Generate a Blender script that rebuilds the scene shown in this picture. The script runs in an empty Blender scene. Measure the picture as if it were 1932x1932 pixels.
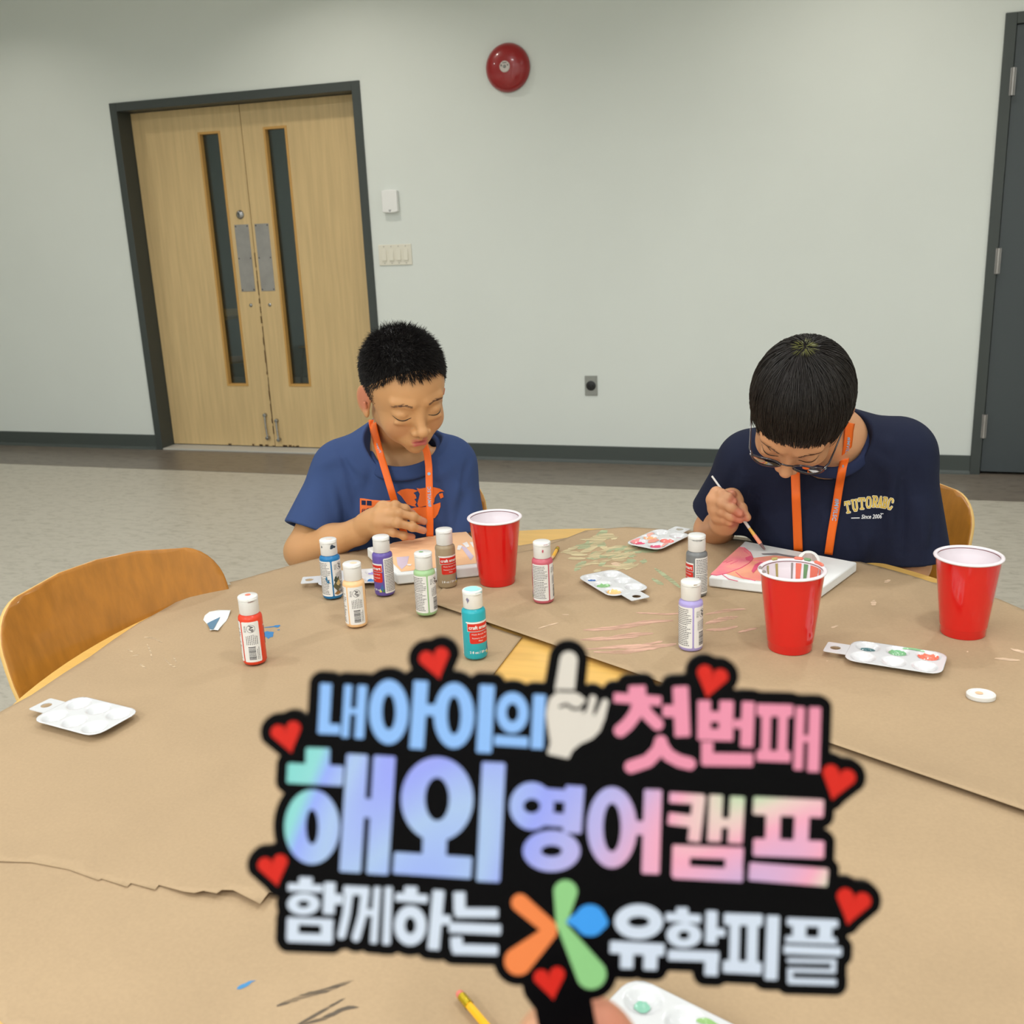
import bpy, bmesh, math, random
import numpy as np
from mathutils import Vector, Matrix
from mathutils.geometry import delaunay_2d_cdt

SC = bpy.context.scene
COL = SC.collection
rnd = random.Random(7)

# ------------------------------------------------------------------ camera
EYE = np.array([0.0, 0.0, 1.367])
FPX = 1940.0
ROT = np.array([[0.95079817, 0.04435718, -0.30661911],
                [0.30689456, -0.27032695, 0.91254538],
                [-0.04240946, -0.96174621, -0.27063935]])      # camera axes (right, down, forward) -> world
CAMM = Matrix(((ROT[0][0], -ROT[0][1], -ROT[0][2], EYE[0]),
               (ROT[1][0], -ROT[1][1], -ROT[1][2], EYE[1]),
               (ROT[2][0], -ROT[2][1], -ROT[2][2], EYE[2]),
               (0, 0, 0, 1)))
cam = bpy.data.cameras.new('camera')
camo = bpy.data.objects.new('camera', cam)
COL.objects.link(camo)
camo.matrix_world = CAMM
cam.sensor_width = 36.0
cam.sensor_fit = 'HORIZONTAL'
cam.lens = FPX / 1932 * 36
cam.clip_start = 0.02
cam.dof.use_dof = True
cam.dof.focus_distance = 1.85
cam.dof.aperture_fstop = 9.2
SC.camera = camo

SC.view_settings.view_transform = 'Standard'
SC.view_settings.look = 'None'
SC.view_settings.gamma = 1.0
SC.view_settings.use_curve_mapping = False
SC.view_settings.exposure = 0.0

w = bpy.data.worlds.new('world'); SC.world = w; w.use_nodes = True
w.node_tree.nodes['Background'].inputs[0].default_value = (0.9, 0.95, 1.0, 1)
w.node_tree.nodes['Background'].inputs[1].default_value = 0.0

CEIL = 3.1
def area(name, loc, size, power, col=(1, 0.93, 0.84), spread=180):
    L = bpy.data.lights.new(name, 'AREA'); L.shape = 'DISK'; L.size = size
    L.energy = power; L.color = col; L.spread = math.radians(spread)
    o = bpy.data.objects.new(name, L); o.location = loc; COL.objects.link(o)
    return o
LAMPS = []
for (x, y, p) in [(-5.1, 4.75, 6), (-2.75, 4.75, 9), (0.05, 4.75, 9), (2.6, 4.75, 6)]:
    LAMPS.append((x, y)); area('downlight_and_fill', (x, y, CEIL - .03), .16, p, (1, .93, .84), 130)
for x in (-4.2, -1.9, 0.4, 2.7):
    for y, p in ((3.1, 15), (0.9, 11), (-1.4, 26), (-3.3, 40)):  # two rear rows are added fill behind the camera, the rest ceiling downlights
        LAMPS.append((x, y)); area('downlight_and_fill', (x, y, CEIL - .03), .20, p, (.97, .985, 1), 165)
fill = area('ceiling_fill', (-0.8, 0.2, CEIL - .04), 3.2, 24, (.96, .98, 1))  # added soft fill standing in for light bounced off the ceiling
area('corridor_fill', (-4.6, 7.6, CEIL - .05), .5, 10)  # added lamp, lifts the view through the door glass from near black
fill = area('ceiling_fill', (-1.2, -2.2, CEIL - .04), 2.5, 26, (.93, .97, 1))  # second added ceiling fill, behind the camera

# ------------------------------------------------------------------ helpers
def ray(u, v):
    return ROT @ np.array([u - 966.0, v - 966.0, FPX])
def at(u, v, z=0.742):
    r = ray(u, v); t = (z - EYE[2]) / r[2]; p = EYE + r * t
    return Vector(p)
def atd(u, v, d):
    r = ray(u, v); r = r / np.linalg.norm(r)
    return Vector(EYE + r * d)
def srgb(r, g, b):
    def f(c):
        c /= 255.0
        return c / 12.92 if c <= .04045 else ((c + .055) / 1.055) ** 2.4
    return (f(r), f(g), f(b), 1)

def mat(name, col, rough=.5, metal=0, bump=0, bscale=40, var=0, vscale=8, spec=.5, coat=0, sub=0, trans=0, col2=None, stretch=None, detail=4):
    m = bpy.data.materials.new(name); m.use_nodes = True
    nt = m.node_tree; b = nt.nodes['Principled BSDF']
    b.inputs['Base Color'].default_value = col
    b.inputs['Roughness'].default_value = rough
    b.inputs['Metallic'].default_value = metal
    b.inputs['Specular IOR Level'].default_value = spec
    b.inputs['Coat Weight'].default_value = coat
    b.inputs['Transmission Weight'].default_value = trans
    if sub:
        b.inputs['Subsurface Weight'].default_value = sub
        b.inputs['Subsurface Radius'].default_value = (.012, .005, .003)
        b.inputs['Subsurface Scale'].default_value = 1
    tc = nt.nodes.new('ShaderNodeTexCoord')
    mp = nt.nodes.new('ShaderNodeMapping'); nt.links.new(tc.outputs['Object'], mp.inputs[0])
    if stretch: mp.inputs['Scale'].default_value = stretch
    if var or col2:
        n = nt.nodes.new('ShaderNodeTexNoise'); n.inputs['Scale'].default_value = vscale; n.inputs['Detail'].default_value = detail
        nt.links.new(mp.outputs[0], n.inputs['Vector'])
        r = nt.nodes.new('ShaderNodeValToRGB')
        c2 = col2 if col2 else tuple(c * (1 - var) for c in col[:3]) + (1,)
        r.color_ramp.elements[0].position = .32; r.color_ramp.elements[1].position = .68
        r.color_ramp.elements[0].color = c2; r.color_ramp.elements[1].color = col
        nt.links.new(n.outputs[0], r.inputs[0]); nt.links.new(r.outputs[0], b.inputs['Base Color'])
    if bump:
        n2 = nt.nodes.new('ShaderNodeTexNoise'); n2.inputs['Scale'].default_value = bscale; n2.inputs['Detail'].default_value = 3
        nt.links.new(mp.outputs[0], n2.inputs['Vector'])
        bp = nt.nodes.new('ShaderNodeBump'); bp.inputs['Strength'].default_value = bump; bp.inputs['Distance'].default_value = .002
        nt.links.new(n2.outputs[0], bp.inputs['Height']); nt.links.new(bp.outputs[0], b.inputs['Normal'])
    return m

def link(name, me, m=None, parent=None, smooth=False):
    o = bpy.data.objects.new(name, me); COL.objects.link(o)
    if m: me.materials.append(m)
    if parent: o.parent = parent
    if smooth: me.shade_smooth()
    return o
def tag(o, label=None, cat=None, group=None, kind=None):
    if label: o['label'] = label
    if cat: o['category'] = cat
    if group: o['group'] = group
    if kind: o['kind'] = kind
    return o
def empty(name, loc, rz=0, label=None, cat=None, group=None):
    o = bpy.data.objects.new(name, None); COL.objects.link(o)
    o.location = loc; o.rotation_euler = (0, 0, rz); o.empty_display_size = .05
    return tag(o, label, cat, group)

class MB:
    """collects shapes into one mesh"""
    def __init__(s): s.v = []; s.f = []
    def add(s, vs, fs):
        k = len(s.v); s.v += [tuple(p) for p in vs]; s.f += [tuple(i + k for i in f) for f in fs]; return s
    def box(s, x0, x1, y0, y1, z0, z1):
        vs = [(x, y, z) for x in (x0, x1) for y in (y0, y1) for z in (z0, z1)]
        return s.add(vs, [(0, 1, 3, 2), (4, 6, 7, 5), (0, 4, 5, 1), (2, 3, 7, 6), (0, 2, 6, 4), (1, 5, 7, 3)])
    def lathe(s, prof, n=48, c=(0, 0, 0), axis='z', lo=0, hi=2 * math.pi):
        vs = []; fs = []; full = abs(hi - lo - 2 * math.pi) < 1e-6; m = n if full else n + 1
        for (r, z) in prof:
            for i in range(m):
                a = lo + (hi - lo) * i / n
                p = (r * math.sin(a), -r * math.cos(a), z)
                if axis == 'y': p = (p[0], p[2], p[1])
                if axis == 'x': p = (p[2], p[0], p[1])
                vs.append((p[0] + c[0], p[1] + c[1], p[2] + c[2]))
        for j in range(len(prof) - 1):
            for i in range(n):
                i2 = (i + 1) % m
                fs.append((j * m + i, j * m + i2, (j + 1) * m + i2, (j + 1) * m + i))
        return s.add(vs, fs)
    def tube(s, pts, r, n=10, caps=True):
        pts = [Vector(p) for p in pts]; rs = r if isinstance(r, (list, tuple)) else [r] * len(pts)
        vs = []; fs = []; up = Vector((0, 0, 1)); prev = None
        for i, p in enumerate(pts):
            t = (pts[min(i + 1, len(pts) - 1)] - pts[max(i - 1, 0)]).normalized()
            if prev is None:
                a = t.cross(up) if abs(t.dot(up)) < .95 else t.cross(Vector((1, 0, 0)))
            else:
                a = prev - t * prev.dot(t)
            a.normalize(); b = t.cross(a); prev = a
            for k in range(n):
                an = 2 * math.pi * k / n
                vs.append(p + a * math.cos(an) * rs[i] + b * math.sin(an) * rs[i])
        for i in range(len(pts) - 1):
            for k in range(n):
                fs.append((i * n + k, i * n + (k + 1) % n, (i + 1) * n + (k + 1) % n, (i + 1) * n + k))
        if caps:
            fs.append(tuple(range(n))[::-1]); fs.append(tuple((len(pts) - 1) * n + k for k in range(n)))
        return s.add(vs, fs)
    def disc(s, r, z, n=48, c=(0, 0)):
        vs = [(c[0] + r * math.sin(2 * math.pi * i / n), c[1] - r * math.cos(2 * math.pi * i / n), z) for i in range(n)]
        return s.add(vs, [tuple(range(n))])
    def mesh(s, name):
        me = bpy.data.meshes.new(name); me.from_pydata(s.v, [], s.f); me.validate(); me.update()
        bm = bmesh.new(); bm.from_mesh(me); bmesh.ops.recalc_face_normals(bm, faces=bm.faces); bm.to_mesh(me); bm.free()
        return me
    def build(s, name, m=None, parent=None, smooth=False, bevel=0, seg=2):
        me = s.mesh(name); o = link(name, me, m, parent)
        if bevel:
            b = o.modifiers.new('bevel', 'BEVEL'); b.width = bevel; b.segments = seg; b.limit_method = 'ANGLE'; b.angle_limit = .6
            smooth = True
        if smooth: autosmooth(o)
        return o
def autosmooth(o, ang=40):
    me = o.data; me.shade_smooth()
    bm = bmesh.new(); bm.from_mesh(me)
    for e in bm.edges:
        if len(e.link_faces) == 2 and e.calc_face_angle(0) > math.radians(ang): e.smooth = False
        if len(e.link_faces) != 2: e.smooth = False
    bm.to_mesh(me); bm.free()

# ---- 2-D distance shapes -> outlines -> flat solids
def s_seg(X, Y, a, b, w, w2=None, butt=True):
    ax, ay = a; bx, by = b; dx, dy = bx - ax, by - ay; L = math.hypot(dx, dy) + 1e-9
    ux, uy = dx / L, dy / L
    t = (X - ax) * ux + (Y - ay) * uy; n = np.abs(-(X - ax) * uy + (Y - ay) * ux)
    if butt:
        qx = np.abs(t - L / 2) - L / 2; qy = n - w / 2; rr = min(w, L) * .12
        qx = qx + rr; qy = qy + rr
        return np.hypot(np.maximum(qx, 0), np.maximum(qy, 0)) + np.minimum(np.maximum(qx, qy), 0) - rr
    w2 = w if w2 is None else w2; tc = np.clip(t / L, 0, 1)
    return np.hypot(X - ax - tc * dx, Y - ay - tc * dy) - (w + (w2 - w) * tc) / 2
def s_ell(X, Y, cx, cy, rx, ry):
    k0 = np.hypot((X - cx) / rx, (Y - cy) / ry); k1 = np.hypot((X - cx) / rx ** 2, (Y - cy) / ry ** 2) + 1e-9
    return k0 * (k0 - 1) / k1
def s_poly(X, Y, pts):
    d = np.full(X.shape, 1e9); ins = np.zeros(X.shape, bool); n = len(pts)
    for i in range(n):
        ax, ay = pts[i]; bx, by = pts[(i + 1) % n]; dx, dy = bx - ax, by - ay
        t = np.clip(((X - ax) * dx + (Y - ay) * dy) / (dx * dx + dy * dy + 1e-9), 0, 1)
        d = np.minimum(d, np.hypot(X - ax - t * dx, Y - ay - t * dy))
        c = ((ay > Y) != (by > Y)) & (X < (bx - ax) * (Y - ay) / (by - ay + 1e-12) + ax)
        ins ^= c
    return np.where(ins, -d, d)
def contours(F, x0, y0, h):
    """marching squares at F=0 -> closed loops (F positive on the border)"""
    ny, nx = F.shape; nxt = {}; pos = {}
    S = F < 0
    act = np.argwhere((S[:-1, :-1] != S[1:, :-1]) | (S[:-1, :-1] != S[:-1, 1:]) | (S[1:, 1:] != S[1:, :-1]) | (S[1:, 1:] != S[:-1, 1:]))
    def pt(k):
        if k not in pos:
            j, i, dr = k; a = F[j, i]; b = F[j, i + 1] if dr == 0 else F[j + 1, i]; t = a / (a - b)
            pos[k] = (x0 + (i + (t if dr == 0 else 0)) * h, y0 + (j + (t if dr == 1 else 0)) * h)
        return k
    for j, i in act:
        j = int(j); i = int(i); c = (S[j, i], S[j, i + 1], S[j + 1, i + 1], S[j + 1, i])
        e = [(j, i, 0), (j, i + 1, 1), (j + 1, i, 0), (j, i, 1)]
        ins = [k for k in range(4) if c[k] and not c[(k + 1) % 4]]; outs = [k for k in range(4) if not c[k] and c[(k + 1) % 4]]
        for a in ins:
            b = min(outs, key=lambda q: (a - q) % 4 if (a - q) % 4 else 4) if len(outs) > 1 else outs[0]
            nxt[pt(e[a])] = pt(e[b])
    loops = []
    while nxt:
        s0 = next(iter(nxt)); cur = s0; L = []
        while cur in nxt:
            L.append(pos[cur]); cur = nxt.pop(cur)
        if len(L) > 4: loops.append(L)
    return loops
def solid2d(loops, depth, z=0, bevel=0):
    """filled solid from closed loops; holes cut; returns mesh"""
    cu = bpy.data.curves.new('c', 'CURVE'); cu.dimensions = '2D'; cu.fill_mode = 'BOTH'; cu.extrude = depth / 2
    if bevel: cu.bevel_depth = bevel; cu.bevel_resolution = 1; cu.offset = -bevel; cu.extrude = max(depth / 2 - bevel, 0)
    for L in loops:
        sp = cu.splines.new('POLY'); sp.points.add(len(L) - 1)
        for k, (x, y) in enumerate(L): sp.points[k].co = (x, y, 0, 1)
        sp.use_cyclic_u = True
    o = bpy.data.objects.new('c', cu); COL.objects.link(o)
    dg = bpy.context.evaluated_depsgraph_get(); dg.update()
    me = bpy.data.meshes.new_from_object(o.evaluated_get(dg)); bpy.data.objects.remove(o)
    me.transform(Matrix.Translation((0, 0, z))); me.materials.clear()
    return me
def text_mesh(s, size, align='CENTER', bold=0, shear=0, extrude=0, space=1.0):
    cu = bpy.data.curves.new('t', 'FONT'); cu.body = s; cu.size = size; cu.align_x = align; cu.align_y = 'CENTER'
    cu.offset = bold; cu.shear = shear; cu.extrude = extrude; cu.space_character = space; cu.resolution_u = 3
    o = bpy.data.objects.new('t', cu); COL.objects.link(o)
    dg = bpy.context.evaluated_depsgraph_get(); dg.update()
    me = bpy.data.meshes.new_from_object(o.evaluated_get(dg)); bpy.data.objects.remove(o)
    me.materials.clear(); return me
def flat_patch(poly, step, zf=lambda x, y: 0):
    """polygon (2-D points) filled with an even grid of points; z from a function"""
    P = [Vector(p[:2]) for p in poly]; n = len(P); E = [(i, (i + 1) % n) for i in range(n)]
    X0 = min(p.x for p in P); X1 = max(p.x for p in P); Y0 = min(p.y for p in P); Y1 = max(p.y for p in P)
    gx, gy = np.meshgrid(np.arange(X0 + step / 2, X1, step), np.arange(Y0 + step / 2, Y1, step))
    D = s_poly(gx, gy, [tuple(p) for p in P]); k = D < -step * .35
    V = P + [Vector((a, b)) for a, b in zip(gx[k], gy[k])]
    vo, _, fo, *_ = delaunay_2d_cdt(V, E, [tuple(range(n))], 1, 1e-6)
    me = bpy.data.meshes.new('p'); me.from_pydata([(v.x, v.y, zf(v.x, v.y)) for v in vo], [], [tuple(f) for f in fo]); me.update()
    bm = bmesh.new(); bm.from_mesh(me); bmesh.ops.recalc_face_normals(bm, faces=bm.faces)
    up = sum(f.normal.z * f.calc_area() for f in bm.faces)
    if up < 0: bmesh.ops.reverse_faces(bm, faces=bm.faces)
    bm.to_mesh(me); bm.free()
    return me
def mesh_union(parts, name):
    bm = bmesh.new()
    for me in parts: bm.from_mesh(me)
    me = bpy.data.meshes.new(name); bm.to_mesh(me); bm.free(); return me
def mapverts(me, fn):
    for v in me.vertices: v.co = fn(v.co)
    me.update(); return me
def subdivide_long(me, L):
    bm = bmesh.new(); bm.from_mesh(me); bmesh.ops.triangulate(bm, faces=bm.faces)
    for _ in range(5):
        es = [e for e in bm.edges if e.calc_length() > L]
        if not es: break
        bmesh.ops.subdivide_edges(bm, edges=es, cuts=1); bmesh.ops.triangulate(bm, faces=[f for f in bm.faces if len(f.verts) > 3])
    bm.to_mesh(me); bm.free(); return me

# ------------------------------------------------------------------ materials
M = {}
M['wall'] = mat('wall_paint', srgb(219, 224, 219), .75, bump=.08, bscale=220, var=.03, vscale=1.5)
M['ceil'] = mat('ceiling_paint', srgb(225, 226, 222), .9)
M['trim'] = mat('charcoal_trim_paint', srgb(60, 66, 64), .45, bump=.03, bscale=120)
M['grey_door'] = mat('slate_door_paint', srgb(63, 70, 73), .4, bump=.12, bscale=160)
M['base'] = mat('rubber_baseboard', srgb(66, 73, 70), .5)
M['oak'] = mat('door_veneer', srgb(214, 185, 134), .45, var=.14, vscale=5, stretch=(9, 9, .5), bump=.03, bscale=60)
M['oak_edge'] = mat('glazing_bead', srgb(198, 152, 82), .4)
M['oak_chip'] = mat('chipped_door_edge', srgb(92, 66, 36), .9)
M['steel'] = mat('brushed_steel', srgb(176, 172, 170), .38, metal=.85, var=.15, vscale=14)
M['chrome'] = mat('worn_chrome', srgb(165, 165, 165), .22, metal=1)
M['white_plastic'] = mat('white_plastic', srgb(232, 232, 230), .35)
M['ivory'] = mat('ivory_plastic', srgb(222, 218, 203), .4)
M['black'] = mat('black_plastic', srgb(22, 22, 22), .45)
M['red_paint'] = mat('red_bell_paint', srgb(150, 14, 20), .28, coat=.4)
M['steel_plate'] = mat('outlet_steel', srgb(150, 152, 148), .4, metal=.6)
M['thresh'] = mat('threshold_strip', srgb(186, 184, 176), .5)

def nodes_floor(m, base, dark, sc):
    nt = m.node_tree; b = nt.nodes['Principled BSDF']
    tc = nt.nodes.new('ShaderNodeTexCoord'); mp = nt.nodes.new('ShaderNodeMapping'); mp.inputs['Scale'].default_value = (1, 2.4, 1)
    n = nt.nodes.new('ShaderNodeTexNoise'); n.inputs['Scale'].default_value = sc; n.inputs['Detail'].default_value = 9; n.inputs['Roughness'].default_value = .72; n.inputs['Distortion'].default_value = .8
    r = nt.nodes.new('ShaderNodeValToRGB'); r.color_ramp.elements[0].position = .33; r.color_ramp.elements[1].position = .52
    r.color_ramp.elements[0].color = dark; r.color_ramp.elements[1].color = base
    nt.links.new(tc.outputs['Object'], mp.inputs[0]); nt.links.new(mp.outputs[0], n.inputs['Vector']); nt.links.new(n.outputs[0], r.inputs[0])
    nt.links.new(r.outputs[0], b.inputs['Base Color'])
M['floor'] = mat('marbled_linoleum', srgb(168, 163, 150), .42); nodes_floor(M['floor'], srgb(182, 176, 162), srgb(156, 150, 136), 15)
M['floor_dark'] = mat('dark_linoleum_border', srgb(112, 104, 94), .35); nodes_floor(M['floor_dark'], srgb(118, 109, 98), srgb(92, 84, 75), 11)

# ------------------------------------------------------------------ room shell
WY = 5.70            # face of the far wall
def struct(name, mb, m, parent=None, **k):
    o = mb.build(name, m, parent, **k)
    if not parent: o['kind'] = 'structure'
    return o
XL, XR, YN = -6.6, 4.2, -4.2
struct('floor', MB().box(XL, XR, YN, 9.0, -.1, 0), M['floor'])
struct('trim_1', MB().box(XL, XR, 5.17, 5.83, 0, .0015), M['floor_dark'])          # dark border strip in the floor
struct('ceiling', MB().box(XL, XR, YN, 9.0, CEIL, CEIL + .1), M['ceil'])
DL, DR, DT = -4.41, -2.71, 2.177       # oak double door frame, outer size
GL, GR, GT = 0.615, 1.66, 2.207        # grey door frame
wb = MB()
wb.box(XL, DL + .02, WY, WY + .2, 0, CEIL).box(DL + .02, DR - .02, WY, WY + .2, DT - .02, CEIL)
wb.box(DR - .02, GL + .02, WY, WY + .2, 0, CEIL).box(GL + .02, GR - .02, WY, WY + .2, GT - .02, CEIL).box(GR - .02, XR, WY, WY + .2, 0, CEIL)
struct('wall_back', wb, M['wall'])
struct('wall_left', MB().box(XL - .1, XL, YN, 9, 0, CEIL), M['wall'])
struct('wall_right', MB().box(XR, XR + .1, YN, 9, 0, CEIL), M['wall'])
struct('wall_front', MB().box(XL, XR, YN - .1, YN, 0, CEIL), M['wall'])
struct('wall_corridor', MB().box(XL, XR, 8.9, 9.0, 0, CEIL), mat('corridor_paint', srgb(120, 130, 128), .8))
struct('wall_closet', MB().box(.3, 2.0, 6.3, 6.4, 0, CEIL), M['trim'])
def baseboard(name, x0, x1):
    mb = MB(); prof = [(0, .1), (-.006, .1), (-.008, .097), (-.008, .02), (-.014, .008), (-.022, .001), (0, .001)]
    vs = [(x, WY + y, z) for x in (x0, x1) for (y, z) in prof]; n = len(prof)
    mb.add(vs, [(i, (i + 1) % n, n + (i + 1) % n, n + i) for i in range(n)] + [tuple(range(n)), tuple(range(n, 2 * n))])
    return struct(name, mb, M['base'])
baseboard('baseboard_left', XL, DL + .002); baseboard('baseboard_middle', DR - .002, GL + .002); baseboard('baseboard_right', GR, XR)

# double oak door
FY0, FY1 = WY - .012, WY + .17
def door_frame(name, x0, x1, top, f, parent):
    mb = MB()
    mb.box(x0, x0 + f, FY0, FY1, 0, top).box(x1 - f, x1, FY0, FY1, 0, top).box(x0 + f, x1 - f, FY0, FY1, top - f, top)
    return mb.build(name, M['trim'], parent, bevel=.002)
d1 = empty('door_1', ((DL + DR) / 2, WY, 0)); d1['kind'] = 'structure'
def rel(o, root):
    o.parent = root; o.matrix_parent_inverse = Matrix.Translation(root.location).inverted(); return o
F1 = .05
rel(door_frame('door_frame', DL, DR, DT, F1, None), d1)
LY = WY + .115      # leaf face
SEAM = -3.575
def leaf(x0, x1, gx0, gx1):
    z0, z1 = .018, DT - F1 - .004; g0, g1 = .415, 1.983; y0, y1 = LY, LY + .045
    mb = MB().box(x0, gx0, y0, y1, z0, z1).box(gx1, x1, y0, y1, z0, z1).box(gx0, gx1, y0, y1, z0, g0).box(gx0, gx1, y0, y1, g1, z1)
    o = rel(mb.build('door_leaf', M['oak'], None), d1)
    b = .014; fr = MB()
    for a in [(gx0, gx0 + b, g0, g1), (gx1 - b, gx1, g0, g1), (gx0 + b, gx1 - b, g0, g0 + b), (gx0 + b, gx1 - b, g1 - b, g1)]:
        fr.box(a[0], a[1], y0 - .004, y1 - .002, a[2], a[3])
    q = rel(fr.build('glazing_bead', M['oak_edge'], None, bevel=.0015), d1)
    gl = rel(MB().box(gx0 + b, gx1 - b, y0 + .030, y0 + .036, g0 + b, g1 - b).build('glass_pane', M['glass'], None), d1)
    return o
gm = bpy.data.materials.new('tinted_wired_glass'); gm.use_nodes = True; nt = gm.node_tree
nt.nodes.remove(nt.nodes['Principled BSDF']); out = nt.nodes['Material Output']
tr = nt.nodes.new('ShaderNodeBsdfTransparent'); tr.inputs[0].default_value = (.62, .68, .68, 1)
gl = nt.nodes.new('ShaderNodeBsdfGlossy'); gl.inputs['Roughness'].default_value = .03; gl.inputs[0].default_value = (.9, .95, .95, 1)
fz = nt.nodes.new('ShaderNodeFresnel'); fz.inputs[0].default_value = 1.6
mx = nt.nodes.new('ShaderNodeMixShader'); nt.links.new(fz.outputs[0], mx.inputs[0]); nt.links.new(tr.outputs[0], mx.inputs[1]); nt.links.new(gl.outputs[0], mx.inputs[2]); nt.links.new(mx.outputs[0], out.inputs[0])
M['glass'] = gm
leaf(DL + F1 + .003, SEAM - .0025, -3.885, -3.727)
leaf(SEAM + .0025, DR - F1 - .003, -3.427, -3.267)
# chipped meeting edge and bottom
ch = MB(); rr = random.Random(3); z = .1
while z < 1.25:
    l = rr.uniform(.01, .05); wd = rr.uniform(.001, .007)
    ch.box(SEAM - wd - .001, SEAM + wd * .4, LY - .0012, LY + .004, z, z + l); z += l - .001 + (rr.random() < .2) * .02
for k in range(16):
    x = rr.uniform(-3.95, -3.1); wd = rr.uniform(.008, .03); ch.box(x, x + wd, LY - .0012, LY + .003, .018, .018 + rr.uniform(.004, .012))
rel(ch.build('chipped_edge', M['oak_chip'], None), d1)
rel(MB().box(DL + F1, DR - F1, WY - .01, LY + .05, 0, .012).build('threshold', M['thresh'], None, bevel=.003), d1)
def push_plate(x0, x1):
    p = rel(MB().box(x0, x1, LY - .0025, LY, 1.018, 1.427).build('push_plate', M['steel'], None, bevel=.001), d1)
    for x in (x0 + .009, x1 - .009):
        for zz in (1.028, 1.222, 1.417): MB().lathe([(0, -.0012), (.004, -.001), (.0045, 0)], 12, (x, LY - .0025, zz), 'y').build('screw', M['black'], p)
push_plate(-3.699, -3.598); push_plate(-3.555, -3.456)
lk = rel(MB().lathe([(0, -.014), (.010, -.014), (.020, -.010), (.026, -.004), (.028, 0)], 32, (-3.65, LY, 1.486), 'y').build('lock_cylinder', M['chrome'], None, smooth=True), d1)
MB().box(-3.653, -3.647, LY - .0145, LY - .013, 1.474, 1.498).build('keyway', M['black'], lk)
for x in (-3.644, -3.507): rel(MB().lathe([(0, -.006), (.006, -.006), (.011, -.002), (.012, 0)], 20, (x, LY, .932), 'y').build('bolt_keyhole', M['chrome'], None, smooth=True), d1)
def kick_stop(x, z1, z0):
    mb = MB().tube([(x - .003, LY - .012, z1 - .01), (x, LY - .016, (z0 + z1) / 2), (x + .006, LY - .018, z0 + .02)], .006, 8)
    mb.lathe([(0, -.018), (.012, -.016), (.014, 0)], 14, (x - .003, LY, z1 - .01), 'y').lathe([(0, -.03), (.012, -.028), (.012, 0)], 14, (x + .006, LY, z0 + .015), 'y')
    rel(mb.build('kick_down_stop', M['chrome'], None, smooth=True), d1)
kick_stop(-3.621, .235, .06); kick_stop(-3.54, .20, .05)

# grey door
d2 = empty('door_2', ((GL + GR) / 2, WY, 0)); d2['kind'] = 'structure'
rel(door_frame('door_frame', GL, GR, GT, .05, None), d2)
rel(MB().box(GL + .053, GR - .053, WY + .002, WY + .046, .016, GT - .053).build('door_leaf', M['grey_door'], None, bevel=.001), d2)
for zz in (1.845, 1.023, .197):
    hg = rel(MB().tube([(GL + .052, FY0 - .006, zz), (GL + .052, FY0 - .006, zz + .122)], .009, 12).box(GL + .040, GL + .064, FY0 - .003, FY0 + .004, zz, zz + .122).build('hinge', M['steel'], None, smooth=True), d2)

# ------------------------------------------------------------------ wall fittings
bell = empty('fire_alarm_bell', (-1.825, WY, 2.17), 0, 'round red fire alarm bell gong mounted high on the grey wall', 'alarm bell')
gong = MB().lathe([(0, -.062), (.03, -.062), (.07, -.058), (.10, -.046), (.118, -.028), (.125, -.008), (.124, -.004), (.115, -.006), (.0, -.01)], 64, axis='y').build('gong', M['red_paint'], bell, smooth=True)
MB().lathe([(0, 0), (0, -.012), (.05, -.012), (.05, 0)], 32, axis='y').build('mount', M['black'], bell)
hub = MB().lathe([(0, -.066), (.026, -.066), (.029, -.063), (.029, -.060)], 32, axis='y').build('label_plate', mat('bell_label', srgb(205, 196, 190), .5), bell, smooth=True)
MB().lathe([(0, -.073), (.005, -.073), (.008, -.070), (.008, -.066)], 16, axis='y').build('nut', M['chrome'], hub)
pr = MB().box(-.012, .012, -.0668, -.066, .017, .020).box(-.021, -.015, -.0668, -.066, .002, .011).box(.015, .020, -.0668, -.066, .003, .010).build('print', M['black'], hub)

sens = empty('wall_sensor_box', (-2.567, WY, 1.515), 0, 'small white rounded sensor box on the wall right of the wooden doors', 'sensor')
mb = MB(); pts = []
for i in range(13):
    t = -1 + 2 * i / 12; pts.append((t * .048, .064 - .006 * t * t))
out = pts + [(x, -z) for x, z in pts[::-1]]; n = len(out)
mb.add([(x, 0, z) for x, z in out] + [(x, -.030, z) for x, z in out], [tuple(range(n)), tuple(range(n, 2 * n))] + [(i, (i + 1) % n, n + (i + 1) % n, n + i) for i in range(n)])
mb.build('housing', M['white_plastic'], sens, bevel=.004, seg=3)
MB().box(-.008, .008, -.0308, -.030, -.050, -.047).box(-.005, .005, -.0308, -.030, -.056, -.053).build('logo', mat('grey_print', srgb(90, 90, 92), .5), sens)

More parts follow.
